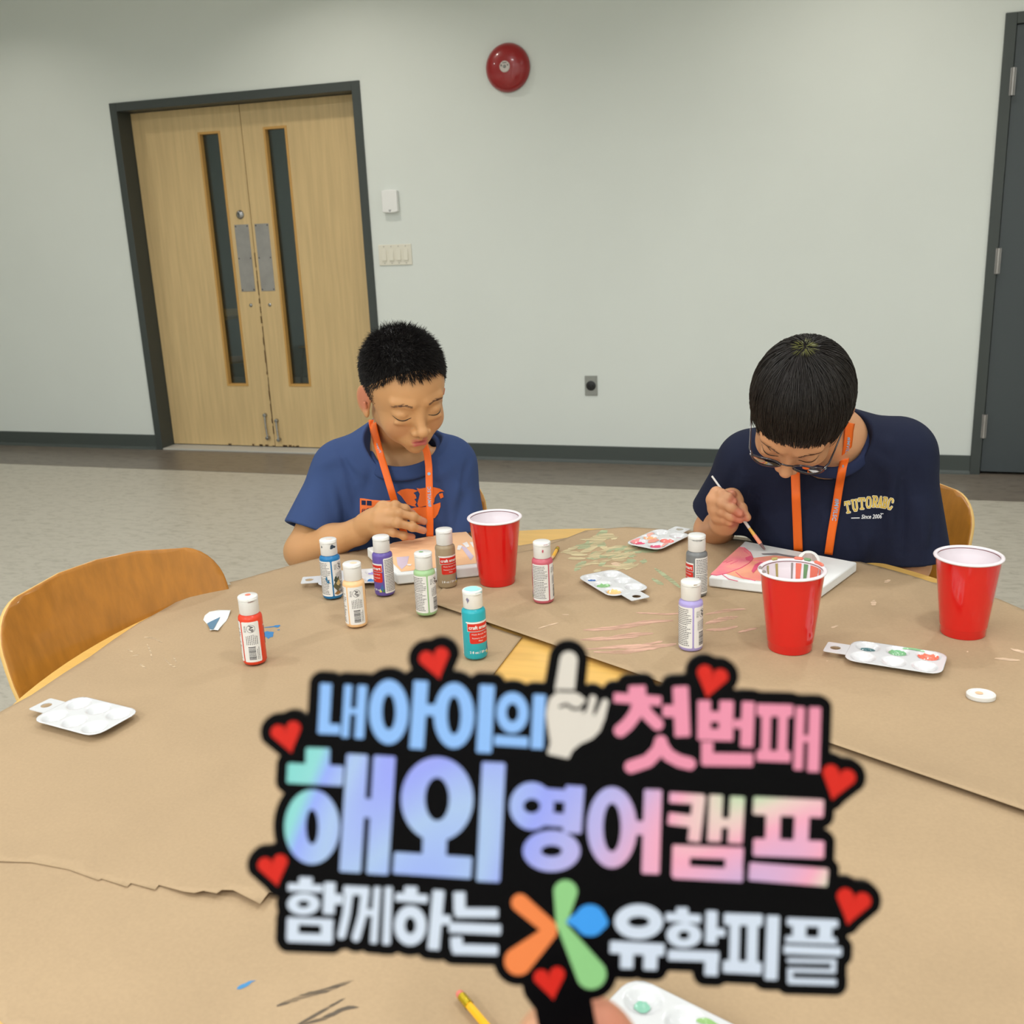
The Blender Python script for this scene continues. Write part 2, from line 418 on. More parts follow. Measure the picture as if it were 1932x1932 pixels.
sw = empty('light_switch_plate', (-2.565, WY, 1.215), 0, 'ivory four-gang light switch plate beside the wooden doors', 'light switch')
MB().box(-.105, .105, -.006, 0, -.059, .059).build('plate', M['ivory'], sw, bevel=.002)
for k in range(4):
    x = -.069 + k * .046
    rk = MB(); rk.add([(x - .014, -.006, -.032), (x + .014, -.006, -.032), (x + .014, -.013, -.032), (x - .014, -.013, -.032), (x - .014, -.006, .032), (x + .014, -.006, .032), (x + .014, -.0085, .032), (x - .014, -.0085, .032)],
                      [(0, 1, 2, 3), (4, 5, 6, 7), (0, 1, 5, 4), (3, 2, 6, 7), (0, 3, 7, 4), (1, 2, 6, 5)])
    rk.build('rocker', M['ivory'], sw, bevel=.0008)
msc = mat('screw_grey', srgb(150, 148, 138), .4)
for k in range(4):
    for zz in (.048, -.048): MB().lathe([(0, -.0072), (.003, -.007), (.003, -.006)], 10, (-.069 + k * .046, 0, zz), 'y').build('screw', msc, sw)

ot = empty('wall_outlet', (-1.404, WY, .452), 0, 'steel wall plate with a round black socket low on the wall', 'outlet')
MB().box(-.036, .036, -.006, 0, -.057, .057).build('plate', M['steel_plate'], ot, bevel=.002)
so = MB().lathe([(0, -.012), (.022, -.012), (.028, -.009), (.028, -.006)], 32, axis='y').build('socket', M['black'], ot, smooth=True)
MB().box(-.013, -.009, -.0126, -.012, -.004, .006).box(.009, .013, -.0126, -.012, -.004, .006).box(-.003, .003, -.0126, -.012, -.014, -.009).build('slots', mat('slot_black', (0.004, .004, .004, 1), .9), so)

# ------------------------------------------------------------------ table
TC = Vector((-0.365, 1.258, 0)); TR = 0.778; TT = 0.740
M['maple'] = mat('table_maple', srgb(226, 180, 98), .35, var=.10, vscale=6, stretch=(1.2, 14, 1), coat=.2)
M['maple_edge'] = mat('table_edge', srgb(196, 148, 74), .4)
M['metal_leg'] = mat('leg_metal', srgb(120, 118, 114), .35, metal=.8)
tb = empty('round_table', (TC.x, TC.y, 0), 0, 'large round maple table covered with brown kraft paper', 'table')
MB().lathe([(0, .705), (TR - .06, .705), (TR - .01, .712), (TR, .720), (TR, TT - .004), (TR - .004, TT), (0, TT)], 128).build('table_top', M['maple'], tb, smooth=True)
MB().lathe([(0, .705), (.16, .705), (.16, .69), (.045, .68), (.045, .06), (.09, .045), (.0, .04)], 32).build('pedestal', M['metal_leg'], tb, smooth=True)
for k in range(4):
    a = math.pi / 4 + k * math.pi / 2
    MB().tube([(.05 * math.cos(a), .05 * math.sin(a), .06), (.3 * math.cos(a), .3 * math.sin(a), .045), (.42 * math.cos(a), .42 * math.sin(a), .018)], [.03, .024, .017], 10).build('foot', M['metal_leg'], tb, smooth=True)

# ---- kraft paper
def kraft(name, c):
    m = mat(name, c, .8, spec=.25)
    nt = m.node_tree; b = nt.nodes['Principled BSDF']; tc = nt.nodes.new('ShaderNodeTexCoord')
    n = nt.nodes.new('ShaderNodeTexNoise'); n.inputs['Scale'].default_value = 5; n.inputs['Detail'].default_value = 8; n.inputs['Distortion'].default_value = .6
    n3 = nt.nodes.new('ShaderNodeTexNoise'); n3.inputs['Scale'].default_value = 260; n3.inputs['Detail'].default_value = 4
    r = nt.nodes.new('ShaderNodeValToRGB'); r.color_ramp.elements[0].position = .3; r.color_ramp.elements[1].position = .7
    r.color_ramp.elements[0].color = tuple(x * .90 for x in c[:3]) + (1,); r.color_ramp.elements[1].color = tuple(x * 1.05 for x in c[:3]) + (1,)
    mixn = nt.nodes.new('ShaderNodeMath'); mixn.operation = 'MULTIPLY_ADD'; mixn.inputs[1].default_value = .55
    sc2 = nt.nodes.new('ShaderNodeMath'); sc2.operation = 'MULTIPLY'; sc2.inputs[1].default_value = .45
    for q in (n, n3): nt.links.new(tc.outputs['Object'], q.inputs['Vector'])
    nt.links.new(n3.outputs[0], sc2.inputs[0]); nt.links.new(n.outputs[0], mixn.inputs[0]); nt.links.new(sc2.outputs[0], mixn.inputs[2])
    nt.links.new(mixn.outputs[0], r.inputs[0]); nt.links.new(r.outputs[0], b.inputs['Base Color'])
    n2 = nt.nodes.new('ShaderNodeTexNoise'); n2.inputs['Scale'].default_value = 4.5; n2.inputs['Detail'].default_value = 5; n2.inputs['Distortion'].default_value = 1.2
    nt.links.new(tc.outputs['Object'], n2.inputs['Vector'])
    bp = nt.nodes.new('ShaderNodeBump'); bp.inputs['Strength'].default_value = .35; bp.inputs['Distance'].default_value = .012
    nt.links.new(n2.outputs[0], bp.inputs['Height'])
    n4 = nt.nodes.new('ShaderNodeTexNoise'); n4.inputs['Scale'].default_value = 420; nt.links.new(tc.outputs['Object'], n4.inputs['Vector'])
    bp2 = nt.nodes.new('ShaderNodeBump'); bp2.inputs['Strength'].default_value = .12; bp2.inputs['Distance'].default_value = .001
    nt.links.new(n4.outputs[0], bp2.inputs['Height']); nt.links.new(bp.outputs[0], bp2.inputs['Normal']); nt.links.new(bp2.outputs[0], b.inputs['Normal'])
    return m
M['kraft'] = kraft('kraft_paper', srgb(176, 151, 119))
def tbl(u, v): p = at(u, v, .7415); return (p.x, p.y)
def rimpt(deg, inset=.0):
    a = math.radians(deg); return (TC.x + (TR - inset) * math.cos(a), TC.y + (TR - inset) * math.sin(a))
def rimarc(d0, d1, inset, n=24): return [rimpt(d0 + (d1 - d0) * i / n, inset) for i in range(n + 1)]
def angof(u, v):
    x, y = tbl(u, v); return math.degrees(math.atan2(y - TC.y, x - TC.x))
def seg_d(x, y, pts):
    d = 9
    for (ax, ay), (bx, by) in zip(pts[:-1], pts[1:]):
        dx, dy = bx - ax, by - ay; t = max(0, min(1, ((x - ax) * dx + (y - ay) * dy) / (dx * dx + dy * dy)))
        d = min(d, math.hypot(x - ax - t * dx, y - ay - t * dy))
    return d
def paper(name, poly, z, lift=None, amp=.0, step=.014, thick=.0004, label=None):
    def zf(x, y):
        h = z + amp * (math.sin(x * 31 + y * 17) * math.sin(y * 23 - x * 9) + 1) * .5
        if lift:
            for pts, H, wd in lift: h += H * math.exp(-(seg_d(x, y, pts) / wd) ** 2)
        return h
    me = flat_patch(poly, step, zf); me.name = name
    o = link(name, me, M['kraft'], smooth=True)
    s = o.modifiers.new('thickness', 'SOLIDIFY'); s.thickness = thick; s.offset = 1
    tag(o, label, 'paper'); return o, zf
# near sheet (lowest)
aL = angof(0, 1560)
pc = [tbl(*q) for q in [(-120, 1560), (60, 1560), (560, 1600), (900, 1480), (1250, 1395), (1560, 1370), (2060, 1480)]] + rimarc(-8, -360 + angof(-120, 1545) % 360, .004, 60)
paperC, zC = paper('kraft_paper_sheet', pc, TT + .0004, amp=.0004, label='brown kraft paper sheet nearest the bottom edge, under the torn edge')
# left sheet with the torn lower edge
torn = [(-160, 1628), (0, 1627), (60, 1628), (130, 1641), (186, 1662), (192, 1659), (240, 1675), (247, 1668), (293, 1681), (300, 1672), (350, 1689), (368, 1693), (385, 1690), (410, 1697), (420, 1690), (441, 1690), (492, 1717), (508, 1694), (528, 1698), (600, 1702), (660, 1660), (720, 1500), (800, 1420), (870, 1345), (935, 1268), (985, 1203), (930, 1185), (850, 1120)]
pa = [tbl(*q) for q in torn] + [tbl(900, 1060), tbl(960, 1048)] + [tbl(1000, 1040), tbl(1050, 1025), tbl(1080, 1014)]
d0 = angof(640, 1040); d1_ = angof(440, 1106)
pa += [rimpt(94, .002)] if False else []
pa += [tbl(980, 1030), tbl(900, 1018)] + [rimpt(a, .004) for a in np.linspace(angof(820, 1015), angof(445, 1106), 20)]
pa += [tbl(*q) for q in [(437, 1109), (400, 1112), (372, 1119), (352, 1128), (330, 1140), (300, 1155), (262, 1176), (215, 1207), (170, 1240), (120, 1272), (60, 1312), (0, 1345), (-60, 1392)]]
def dedupe(P):
    o = []
    for p in P:
        if not o or math.hypot(p[0] - o[-1][0], p[1] - o[-1][1]) > .003: o.append(p)
    return o
pa = dedupe(pa)
gapl = [tbl(*q) for q in [(415, 1697), (492, 1717), (600, 1702)]]
paperA, zA = paper('kraft_paper_sheet', pa, TT + .0016, lift=[(gapl, .006, .045), ([tbl(352, 1128), tbl(437, 1109)], .006, .03)], amp=.0010, label='brown kraft paper sheet on the left with a jagged torn lower edge')
# right sheet with a straight raised edge
eB = [(806, 1141), (830, 1150), (1180, 1272), (1560, 1410), (1932, 1540), (2060, 1585)]
pb = [tbl(*q) for q in eB] + [rimpt(a, .004) for a in np.linspace(angof(2060, 1585), angof(1840, 1113), 16)] + [rimpt(a, .034) for a in np.linspace(angof(1780, 1095), angof(1360, 1008), 18)] + [rimpt(angof(1330, 1003), .004), rimpt(angof(1180, 1001), .004), tbl(1105, 1003), tbl(1060, 1021), tbl(1000, 1040), tbl(960, 1048), tbl(890, 1062)]
pb = dedupe(pb)
eBw = [tbl(*q) for q in eB]
paperB, zB = paper('kraft_paper_sheet', pb, TT + .0034, lift=[(eBw[1:], .0045, .03)], amp=.0010, label='brown kraft paper sheet on the right, dabbed with green and pink paint')

# ---- paint marks on the paper
def paint(name, c, rough=.5): return mat(name, c, rough, bump=.3, bscale=90)
def thin_paint(name, c, lo=.35, rough=.6):
    m = mat(name, c, rough); nt = m.node_tree; b = nt.nodes['Principled BSDF']; tc = nt.nodes.new('ShaderNodeTexCoord'); mp = nt.nodes.new('ShaderNodeMapping'); mp.inputs['Scale'].default_value = (22, 170, 60); vr = nt.nodes.new('ShaderNodeVectorRotate'); vr.rotation_type = 'Z_AXIS'; vr.inputs['Angle'].default_value = -.36
    n = nt.nodes.new('ShaderNodeTexNoise'); n.inputs['Scale'].default_value = 1; n.inputs['Detail'].default_value = 4; r = nt.nodes.new('ShaderNodeMapRange'); r.inputs[1].default_value = .36; r.inputs[2].default_value = .62; r.inputs[3].default_value = lo; r.inputs[4].default_value = 1
    nt.links.new(tc.outputs['Object'], vr.inputs['Vector']); nt.links.new(vr.outputs[0], mp.inputs[0]); nt.links.new(mp.outputs[0], n.inputs['Vector']); nt.links.new(n.outputs[0], r.inputs[0]); nt.links.new(r.outputs[0], b.inputs['Alpha']); return m
def mark(name, polys, m, parent, zf, h=.0007):
    mes = []
    for P in polys:
        P = dedupe(P) if len(P) > 6 else P
        try:
            me = flat_patch(P, .008, lambda x, y: zf(x, y) + h * .6 + .0003)
            mes.append(me)
        except Exception as e: pass
    me = mesh_union(mes, name); o = link(name, me, m, parent)
    return o
def marks(name, polys, m, parent, zf, h=.0007, label=None):
    for P in polys:
        o = mark(name, [P], m, parent, zf, h)
        if label: o['label'] = label
def dab(u, v, L, W, ang, r):
    """one brush dab, pixel sized guide, lying on the sheet"""
    pts = []; n = 14; ca, sa = math.cos(ang), math.sin(ang)
    for i in range(n):
        t = 2 * math.pi * i / n; k = 1 + r.uniform(-.28, .28)
        x = L / 2 * math.cos(t) * k; y = W / 2 * math.sin(t) * k
        pts.append(tbl(u + x * ca - y * sa, v + x * sa + y * ca))
    return pts
def stroke(P, W, r):
    """tapering brush stroke along pixel guide points"""
    up = []; dn = []
    n = 16; Q = []
    for i in range(n + 1):
        t = i / n * (len(P) - 1); k = min(int(t), len(P) - 2); f = t - k
        Q.append((P[k][0] + (P[k + 1][0] - P[k][0]) * f, P[k][1] + (P[k + 1][1] - P[k][1]) * f))
    for i, (x, y) in enumerate(Q):
        a, b = Q[max(i - 1, 0)], Q[min(i + 1, n)]; dx, dy = b[0] - a[0], b[1] - a[1]; L = math.hypot(dx, dy)
        e = math.sin(math.pi * min(1, max(0, (i + .35) / (n + .7)))) ** .5 * W / 2
        up.append(tbl(x - dy / L * e * r.uniform(.75, 1.2), y + dx / L * e * r.uniform(.75, 1.2)))
        dn.append(tbl(x + dy / L * e * r.uniform(.75, 1.2), y - dx / L * e * r.uniform(.75, 1.2)))
    return up + dn[::-1]
r5 = random.Random(11)
green = []; cream = []
for k in range(34):
    u = r5.gauss(1165, 34); v = r5.gauss(1048, 17)
    if 1085 < u < 1300 and 1006 < v < 1085: green.append(dab(u, v, r5.uniform(14, 38), r5.uniform(4, 9), r5.uniform(-.45, .15), r5))
for k in range(40):
    u = r5.gauss(1135, 42); v = r5.gauss(1045, 22)
    if 1048 < u < 1240 and 1006 < v < 1092: cream.append(dab(u, v, r5.uniform(12, 42), r5.uniform(3, 7), r5.uniform(-.4, .1), r5))
cream += [stroke([(1112, 1027), (1130, 1018), (1160, 1014)], 8, r5), stroke([(1128, 1012), (1158, 1011)], 5, r5), stroke([(1058, 1046), (1080, 1038), (1092, 1034)], 6, r5), dab(1124, 1052, 17, 8, 0, r5)]
green += [stroke([(1084, 1080), (1093, 1070), (1106, 1062)], 11, r5), stroke([(1235, 1075), (1262, 1094), (1284, 1112)], 7, r5), dab(1240, 1100, 24, 7, .5, r5)]
a = mark('paint_dabs', green, thin_paint('sage_green_paint', srgb(172, 182, 142), .45), paperB, zB, .0006); a['label'] = 'sage green paint dabs'; a['kind'] = 'stuff'
a = mark('paint_dabs', cream, thin_paint('cream_paint', srgb(208, 192, 150), .45), paperB, zB, .0009); a['label'] = 'cream paint dabs'; a['kind'] = 'stuff'
pink = [stroke(P, w_, r5) for P, w_ in [(P, w_ * 1.5) for P, w_ in [([(1101, 1192), (1150, 1189), (1200, 1182), (1230, 1176), (1270, 1174)], 6), ([(1095, 1211), (1150, 1208), (1200, 1201), (1232, 1199)], 6), ([(1105, 1231), (1160, 1224), (1210, 1222), (1250, 1214)], 5),
        ([(1120, 1237), (1180, 1233), (1230, 1225), (1276, 1219)], 6), ([(1200, 1159), (1260, 1162), (1290, 1160)], 2.5), ([(1330, 1163), (1370, 1155), (1408, 1152)], 3.5), ([(1330, 1180), (1360, 1172), (1392, 1167)], 5), ([(1332, 1192), (1365, 1190), (1392, 1185)], 4), ([(1392, 1196), (1430, 1188)], 3)]]]
marks('paint_stroke', pink, thin_paint('pink_paint', srgb(212, 168, 146), .35), paperB, zB, .0008, 'pale pink brush stroke')
drips = [stroke([(1015, 1190), (1035, 1183), (1055, 1178)], 2.5, r5), stroke([(1060, 1163), (1075, 1163)], 2, r5), dab(1674, 1100, 12, 5, -.2, r5), dab(1648, 1141, 10, 12, .8, r5), dab(1560, 1250, 6, 2, 0, r5), dab(1575, 1185, 14, 3, -.3, r5), dab(1825, 1233, 4, 3, 0, r5), stroke([(1905, 1228), (1950, 1240)], 5, r5), stroke([(1875, 1246), (1925, 1250)], 4, r5), dab(1390, 1070, 10, 3, .3, r5), dab(1165, 1068, 26, 7, .2, r5)]
marks('paint_drip', drips, thin_paint('pale_drip_paint', srgb(228, 198, 166), .6), paperB, zB, .0008)
blue = [dab(508, 1199, 19, 13, -.15, r5), stroke([(498, 1186), (515, 1184), (524, 1183)], 2, r5), dab(523, 1183, 10, 5, -.2, r5), dab(526, 1190, 5, 2, 0, r5), dab(539, 1184, 3, 2, 0, r5)]
marks('paint_blot', blue, paint('blue_paint', srgb(40, 118, 176)), paperA, zA, .0007, 'blue paint blot')
wax = [stroke(P, 3.2, r5) for P in [[(272, 1204), (290, 1206), (308, 1215)], [(278, 1217), (284, 1230), (288, 1250)], [(250, 1238), (264, 1236)], [(308, 1242), (322, 1256), (334, 1262)], [(262, 1252), (276, 1262)], [(326, 1238), (334, 1252)], [(240, 1226), (252, 1232)]]]
marks('glue_smear', wax, thin_paint('pale_smear', srgb(206, 182, 148), .1), paperA, zA)
black = [stroke(P, w_, r5) for P, w_ in [([(522, 1898), (570, 1880), (620, 1866), (668, 1848)], 10), ([(556, 1936), (600, 1912), (652, 1882)], 6), ([(552, 1938), (610, 1922), (650, 1902), (678, 1899)], 8), ([(758, 1906), (762, 1904)], 4)]]
marks('paint_stroke', black, thin_paint('thin_black_paint', srgb(92, 80, 66), .15), paperC, zC, .0007, 'thin greyish black brush stroke')
marks('paint_blot', [stroke([(446, 1865), (460, 1860), (476, 1850)], 8, r5), stroke([(470, 1854), (488, 1846)], 2, r5)], paint('blue_paint_2', srgb(60, 130, 180)), paperC, zC, .0007, 'small blue blot')

# ------------------------------------------------------------------ red cups
M['cup_red'] = mat('red_cup_plastic', srgb(214, 22, 18), .18, coat=.5)
M['cup_white'] = mat('cup_lining', srgb(236, 226, 230), .3)
def cup(u, v, label, extra=None):
    p = at(u, v); z = max(zA(p.x, p.y), zB(p.x, p.y)) + .0008
    o = empty('red_cup', (p.x, p.y, z), rnd.uniform(0, 6), label, 'cup', 'red plastic party cups')
    H = .121; r0, r1 = .0325, .0455
    prof = [(0, .004), (r0 - .004, .004), (r0 - .001, 0), (r0, .002), (r0 + .0005, .012), (r0 + .0013, .014)]
    for i in range(12):
        t = i / 11; prof.append((r0 + .0013 + (r1 - r0 - .0013) * t, .014 + (H - .016) * t))
    MB().lathe(prof, 72).build('cup_wall', M['cup_red'], o, smooth=True)
    mb = MB().lathe([(0, .008), (r0 - .003, .008), (r1 - .003, H - .012), (r1 - .0022, H - .010), (r1 - .0022, H - .002)], 72)
    mb.build('lining', M['cup_white'], o, smooth=True)
    rim = []
    for i in range(13):
        a = math.pi * 2 * i / 12; rim.append((r1 + .0005 + .0030 * math.cos(a), H + .0022 * math.sin(a)))
    MB().lathe(rim, 72).build('rolled_rim', M['cup_white'], o, smooth=True)
    return o
c1 = cup(939, 1100, 'red plastic cup at the back, in front of the boy in the blue shirt')
c2 = cup(1490, 1224, 'red plastic cup with paint drips running down inside its rim')
c3 = cup(1816, 1196, 'clean red plastic cup furthest right on the table')
def cup_drip(o, az, w_, z0, z1, m):
    mb = MB(); vs = []; n = 6; k = 10
    for i in range(k + 1):
        t = i / k; z = z0 + (z1 - z0) * t; r = .0325 - .003 + (.013) * (z - .008) / .101 - .0006
        ww = w_ * (1 - .55 * t)
        for j in range(n + 1):
            a = az + (j / n - .5) * ww; vs.append((r * math.sin(a), -r * math.cos(a), z))
    fs = [(i * (n + 1) + j, i * (n + 1) + j + 1, (i + 1) * (n + 1) + j + 1, (i + 1) * (n + 1) + j) for i in range(k) for j in range(n)]
    q = mb.add(vs, fs).build('paint_drip', m, o); return q
c2.rotation_euler.z = 0
MD = [paint('drip_salmon', srgb(232, 118, 96)), paint('drip_green', srgb(110, 150, 104)), paint('drip_olive', srgb(176, 160, 96)), paint('drip_grey', srgb(150, 140, 136))]
for az, w_, z1, m in [(2.35, .40, .055, 0), (2.72, .16, .06, 1), (2.98, .20, .045, 0), (3.2, .07, .04, 3), (3.75, .10, .05, 2), (4.15, .10, .10, 2), (2.05, .14, .09, 0)]:
    cup_drip(c2, az, w_, .1175, z1, MD[m])
for az, w_, m in [(2.2, .5, 0), (2.7, .25, 1), (3.0, .3, 0), (3.8, .22, 2), (4.9, .12, 3), (5.3, .10, 3)]:
    mb = MB(); R = .0462; pts = [(R * math.sin(az + w_ * (t - .5)) * .985, -R * math.cos(az + w_ * (t - .5)) * .985, .1240) for t in [i / 8 for i in range(9)]]
    mb.tube(pts, [.0006] + [.0026] * 7 + [.0006], 6).build('paint_smudge', MD[m], c2, smooth=True)

# ------------------------------------------------------------------ paint bottles
M['cap'] = mat('bottle_cap', srgb(226, 225, 221), .4)
M['lab_white'] = mat('label_white', srgb(228, 226, 222), .5)
M['lab_red'] = mat('label_red', srgb(205, 40, 28), .4)
M['ink'] = mat('label_ink', srgb(74, 72, 74), .6)
M['lab_yellow'] = mat('label_yellow', srgb(214, 205, 70), .5); M['lab_blue'] = mat('label_blue', srgb(58, 104, 160), .5); M['lab_green'] = mat('label_green', srgb(60, 130, 70), .5)
BR = .0178
def wrap(me, r, th0):
    subdivide_long(me, .003)
    return mapverts(me, lambda c: Vector(((r + c.z) * math.sin(th0 + c.x / BR), -(r + c.z) * math.cos(th0 + c.x / BR), c.y)))
def rrect(x0, x1, y0, y1, r):
    P = []
    for (cx, cy, a0) in [(x1 - r, y0 + r, -90), (x1 - r, y1 - r, 0), (x0 + r, y1 - r, 90), (x0 + r, y0 + r, 180)]:
        for k in range(5):
            a = math.radians(a0 + 22.5 * k); P.append((cx + r * math.cos(a), cy + r * math.sin(a)))
    return P
def plate(P): return flat_patch(P, .002)
def dashes(x0, x1, y0, y1, lh, th, r, horiz=True):
    mb = MB(); y = y1
    while y > y0:
        x = x0; e = x1 - r.uniform(0, (x1 - x0) * .25)
        while x < e:
            l = r.uniform(.0012, .0034); l = min(l, e - x)
            if horiz: mb.add([(x, y, 0), (x + l, y, 0), (x + l, y - th, 0), (x, y - th, 0)], [(0, 1, 2, 3)])
            else: mb.add([(y, x, 0), (y, x + l, 0), (y - th, x + l, 0), (y - th, x, 0)], [(0, 1, 2, 3)])
            x += l + .0006
        y -= lh
    return mb.mesh('d')
def shift(me, x, y, rot=0):
    me.transform(Matrix.Translation((x, y, 0)) @ Matrix.Rotation(rot, 4, 'Z')); return me
def bottle_proto():
    """all label pieces of one bottle as meshes: list of (name, material key, mesh)"""
    r = random.Random(5); R = math.radians; out = []
    a_f, a_i, a_b = 0.0, R(118), R(219)
    zb, zt = .006, .070
    hw_i, hw_b = R(50) * BR, R(43) * BR
    out.append(('instruction_label', 'lab_white', wrap(plate(rrect(-hw_i, hw_i, zb, zt, .002)), BR + .0002, a_i)))
    out.append(('barcode_label', 'lab_white', wrap(plate(rrect(-hw_b, hw_b, zb, zt, .002)), BR + .0002, a_b)))
    tx = [dashes(-hw_i + .002, hw_i - .0015, .043, .067, .0029, .0011, r), dashes(-hw_i + .002, hw_i - .0015, .010, .040, .0029, .0011, r)]
    out.append(('instruction_print', 'ink', wrap(mesh_union(tx, 'i'), BR + .0004, a_i)))
    bc = MB(); y = .010
    while y < .030:
        t = r.choice([.0004, .0006, .0010, .0014]); bc.add([(-.0055, y, 0), (.0050, y, 0), (.0050, y + t, 0), (-.0055, y + t, 0)], [(0, 1, 2, 3)]); y += t + r.choice([.0005, .0007])
    ap = shift(text_mesh('AP', .0085, bold=.0002), .001, .0595, -math.pi / 2)
    ring = MB(); n = 40
    for q, (ra, rb) in enumerate([(.0058, .0063)]):
        vs = [(.001 + rr_ * math.cos(2 * math.pi * i / n), .0595 + rr_ * math.sin(2 * math.pi * i / n), 0) for rr_ in (ra, rb) for i in range(n)]
        ring.add(vs, [(i, (i + 1) % n, n + (i + 1) % n, n + i) for i in range(n)])
    small = dashes(.034, .051, -.008, .009, .0026, .0009, r, horiz=False); side = dashes(.010, .030, .0075, .0100, .0022, .0008, r, horiz=False); side2 = dashes(.054, .066, -.0095, -.007, .0018, .0007, r, horiz=False)
    out.append(('barcode_print', 'ink', wrap(mesh_union([bc.mesh('b'), ap, ring.mesh('r'), small, side, side2], 'b'), BR + .0004, a_b)))
    # front
    out.append(('brand_panel_border', 'lab_white', wrap(plate([(-.0205, .0605), (-.0205, .0585), (-.0185, .0585), (-.0185, .0455), (.0185, .0455), (.0185, .0605)][::-1]), BR + .0002, a_f)))
    out.append(('brand_panel', 'lab_red', wrap(mesh_union([plate(rrect(-.0178, .0178, .0462, .0578, .0004)), plate(rrect(-.0152, .0178, .0265, .0450, .003))], 'p'), BR + .0004, a_f)))
    out.append(('brand_lettering', 'lab_white', wrap(mesh_union([shift(text_mesh('craft smart', .0078, bold=.00018, space=.93), 0, .0518), shift(text_mesh('Matte Acrylic Paint', .0034), .0012, .0412), shift(text_mesh('Peinture Acrylique', .0034), .0012, .0352), shift(text_mesh('Mate', .0034), .0012, .0306), shift(text_mesh('2 fl oz / 59 ml', .0052, bold=.00012), -.0015, .0125)], 't'), BR + .0006, a_f)))
    out.append(('corner_shape', 'lab_yellow', wrap(plate([(.0105, .0085), (.0150, .0085), (.0150, .0105), (.0128, .0150)]), BR + .0004, a_f)))
    out.append(('corner_shape', 'lab_blue', wrap(plate([(.0128, .0150), (.0150, .0112), (.0200, .0105), (.0170, .0245)]), BR + .0003, a_f)))
    out.append(('corner_shape', 'lab_green', wrap(plate([(.0165, .0090), (.0200, .0085), (.0205, .0125), (.0185, .0150)]), BR + .0005, a_f)))
    return out
BP = bottle_proto()
bm_body = MB().lathe([(0, .0015), (BR - .004, .0), (BR - .0012, .001), (BR, .004), (BR, .0725), (BR - .0008, .0755), (BR - .0035, .0775), (.0135, .0785), (.0135, .080), (0, .080)], 48).mesh('bottle_body')
bm_cap = MB().lathe([(0, .0792), (.0142, .0792), (.0146, .0800), (.0146, .1000), (.0140, .1003), (.0140, .1008), (.0149, .1012), (.0149, .1052), (.0140, .1062), (0, .1062)], 48).mesh('bottle_cap')
bm_tab = MB().lathe([(.0149, .1008), (.0158, .1012), (.0158, .1030), (.0149, .1034)], 10, lo=-.45, hi=.45).mesh('thumb_tab')
def bottle(u, v, col, phi, name_col, label, capaint=None, gold=False, group='squeeze bottles of acrylic paint'):
    p = at(u, v); z = max(zA(p.x, p.y), zB(p.x, p.y)) + .0008
    # angle that looks at the camera
    dx, dy = EYE[0] - p.x, EYE[1] - p.y; view = math.atan2(dx, -dy)      # angle measured like wrap()
    rz = -(math.radians(phi)) + view
    o = empty('paint_bottle', (p.x, p.y, z), rz, label, 'paint bottle', group)
    m = mat(name_col + '_bottle_paint', col, .32, spec=.4)
    def lk_(name, me, mm, smooth=False):
        me2 = me.copy(); me2.materials.clear(); q = link(name, me2, mm, o); 
        if smooth: autosmooth(q, 50)
        return q
    lk_('bottle_body', bm_body, m, True)
    cp = lk_('bottle_cap', bm_cap, M['cap'], True); tb_ = lk_('thumb_tab', bm_tab, M['cap']); tb_.parent = cp; tb_.rotation_euler.z = math.radians(phi) + .5
    for (nm, mk, me) in BP: lk_(nm, me, M[mk])
    if capaint:
        for (kind, c, prm) in capaint:
            mm = paint('cap_smear_' + name_col, c)
            if kind == 'top':
                R_, ox, oy = prm; r = random.Random(int(u))
                me = flat_patch([(ox + R_ * math.cos(t) * r.uniform(.8, 1.15), oy + R_ * math.sin(t) * r.uniform(.6, 1)) for t in np.linspace(0, 2 * math.pi, 14)[:-1]], .004, lambda x, y: .1065)
                q = link('paint_smear', me, mm, cp); q.rotation_euler.z = -rz
            else:
                az, w_, z0_, z1_ = prm; r = random.Random(int(u) + 1); mb = MB()
                P = [(az + w_ * math.cos(t) * r.uniform(.5, 1.2), (z0_ + z1_) / 2 + (z1_ - z0_) / 2 * math.sin(t) * r.uniform(.5, 1.2)) for t in np.linspace(0, 2 * math.pi, 12)[:-1]]
                rr_ = .0149 if z0_ > .1005 else .0148
                mb.add([((rr_ + .0004) * math.sin(a_), -(rr_ + .0004) * math.cos(a_), z_) for a_, z_ in P], [tuple(range(len(P)))])
                q = mb.build('paint_smear', mm, cp); q.rotation_euler.z = math.radians(phi)
    return o
bO = bottle(482, 1250, srgb(222, 66, 38), 226, 'orange_red', 'orange red paint bottle standing at the far left beside the torn card', [('top', srgb(235, 120, 96), (.005, -.001, .002)), ('side', srgb(150, 100, 96), (.2, .5, .0995, .1005))])
bB = bottle(629, 1128, srgb(30, 116, 172), 168, 'blue', 'blue paint bottle with a smudged label and dark smears on its cap', [('side', srgb(44, 60, 76), (.45, .38, .0905, .099)), ('side', srgb(40, 52, 60), (-.9, .08, .093, .098)), ('top', srgb(222, 206, 196), (.006, .002, .0))])
bPe = bottle(674, 1181, srgb(240, 196, 144), 212, 'peach', 'peach paint bottle in front of the blue and purple bottles', [('top', srgb(240, 206, 172), (.006, .003, .0))])
bPu = bottle(727, 1122, srgb(102, 84, 160), 66, 'purple', 'purple paint bottle with a clean white cap, right of the blue bottle', [('side', srgb(60, 60, 66), (1.1, .12, .0985, .1005))])
bS = bottle(806, 1160, srgb(158, 194, 142), 160, 'sage', 'pale sage green paint bottle near the middle of the left group', [('top', srgb(120, 168, 116), (.004, -.004, .001))])
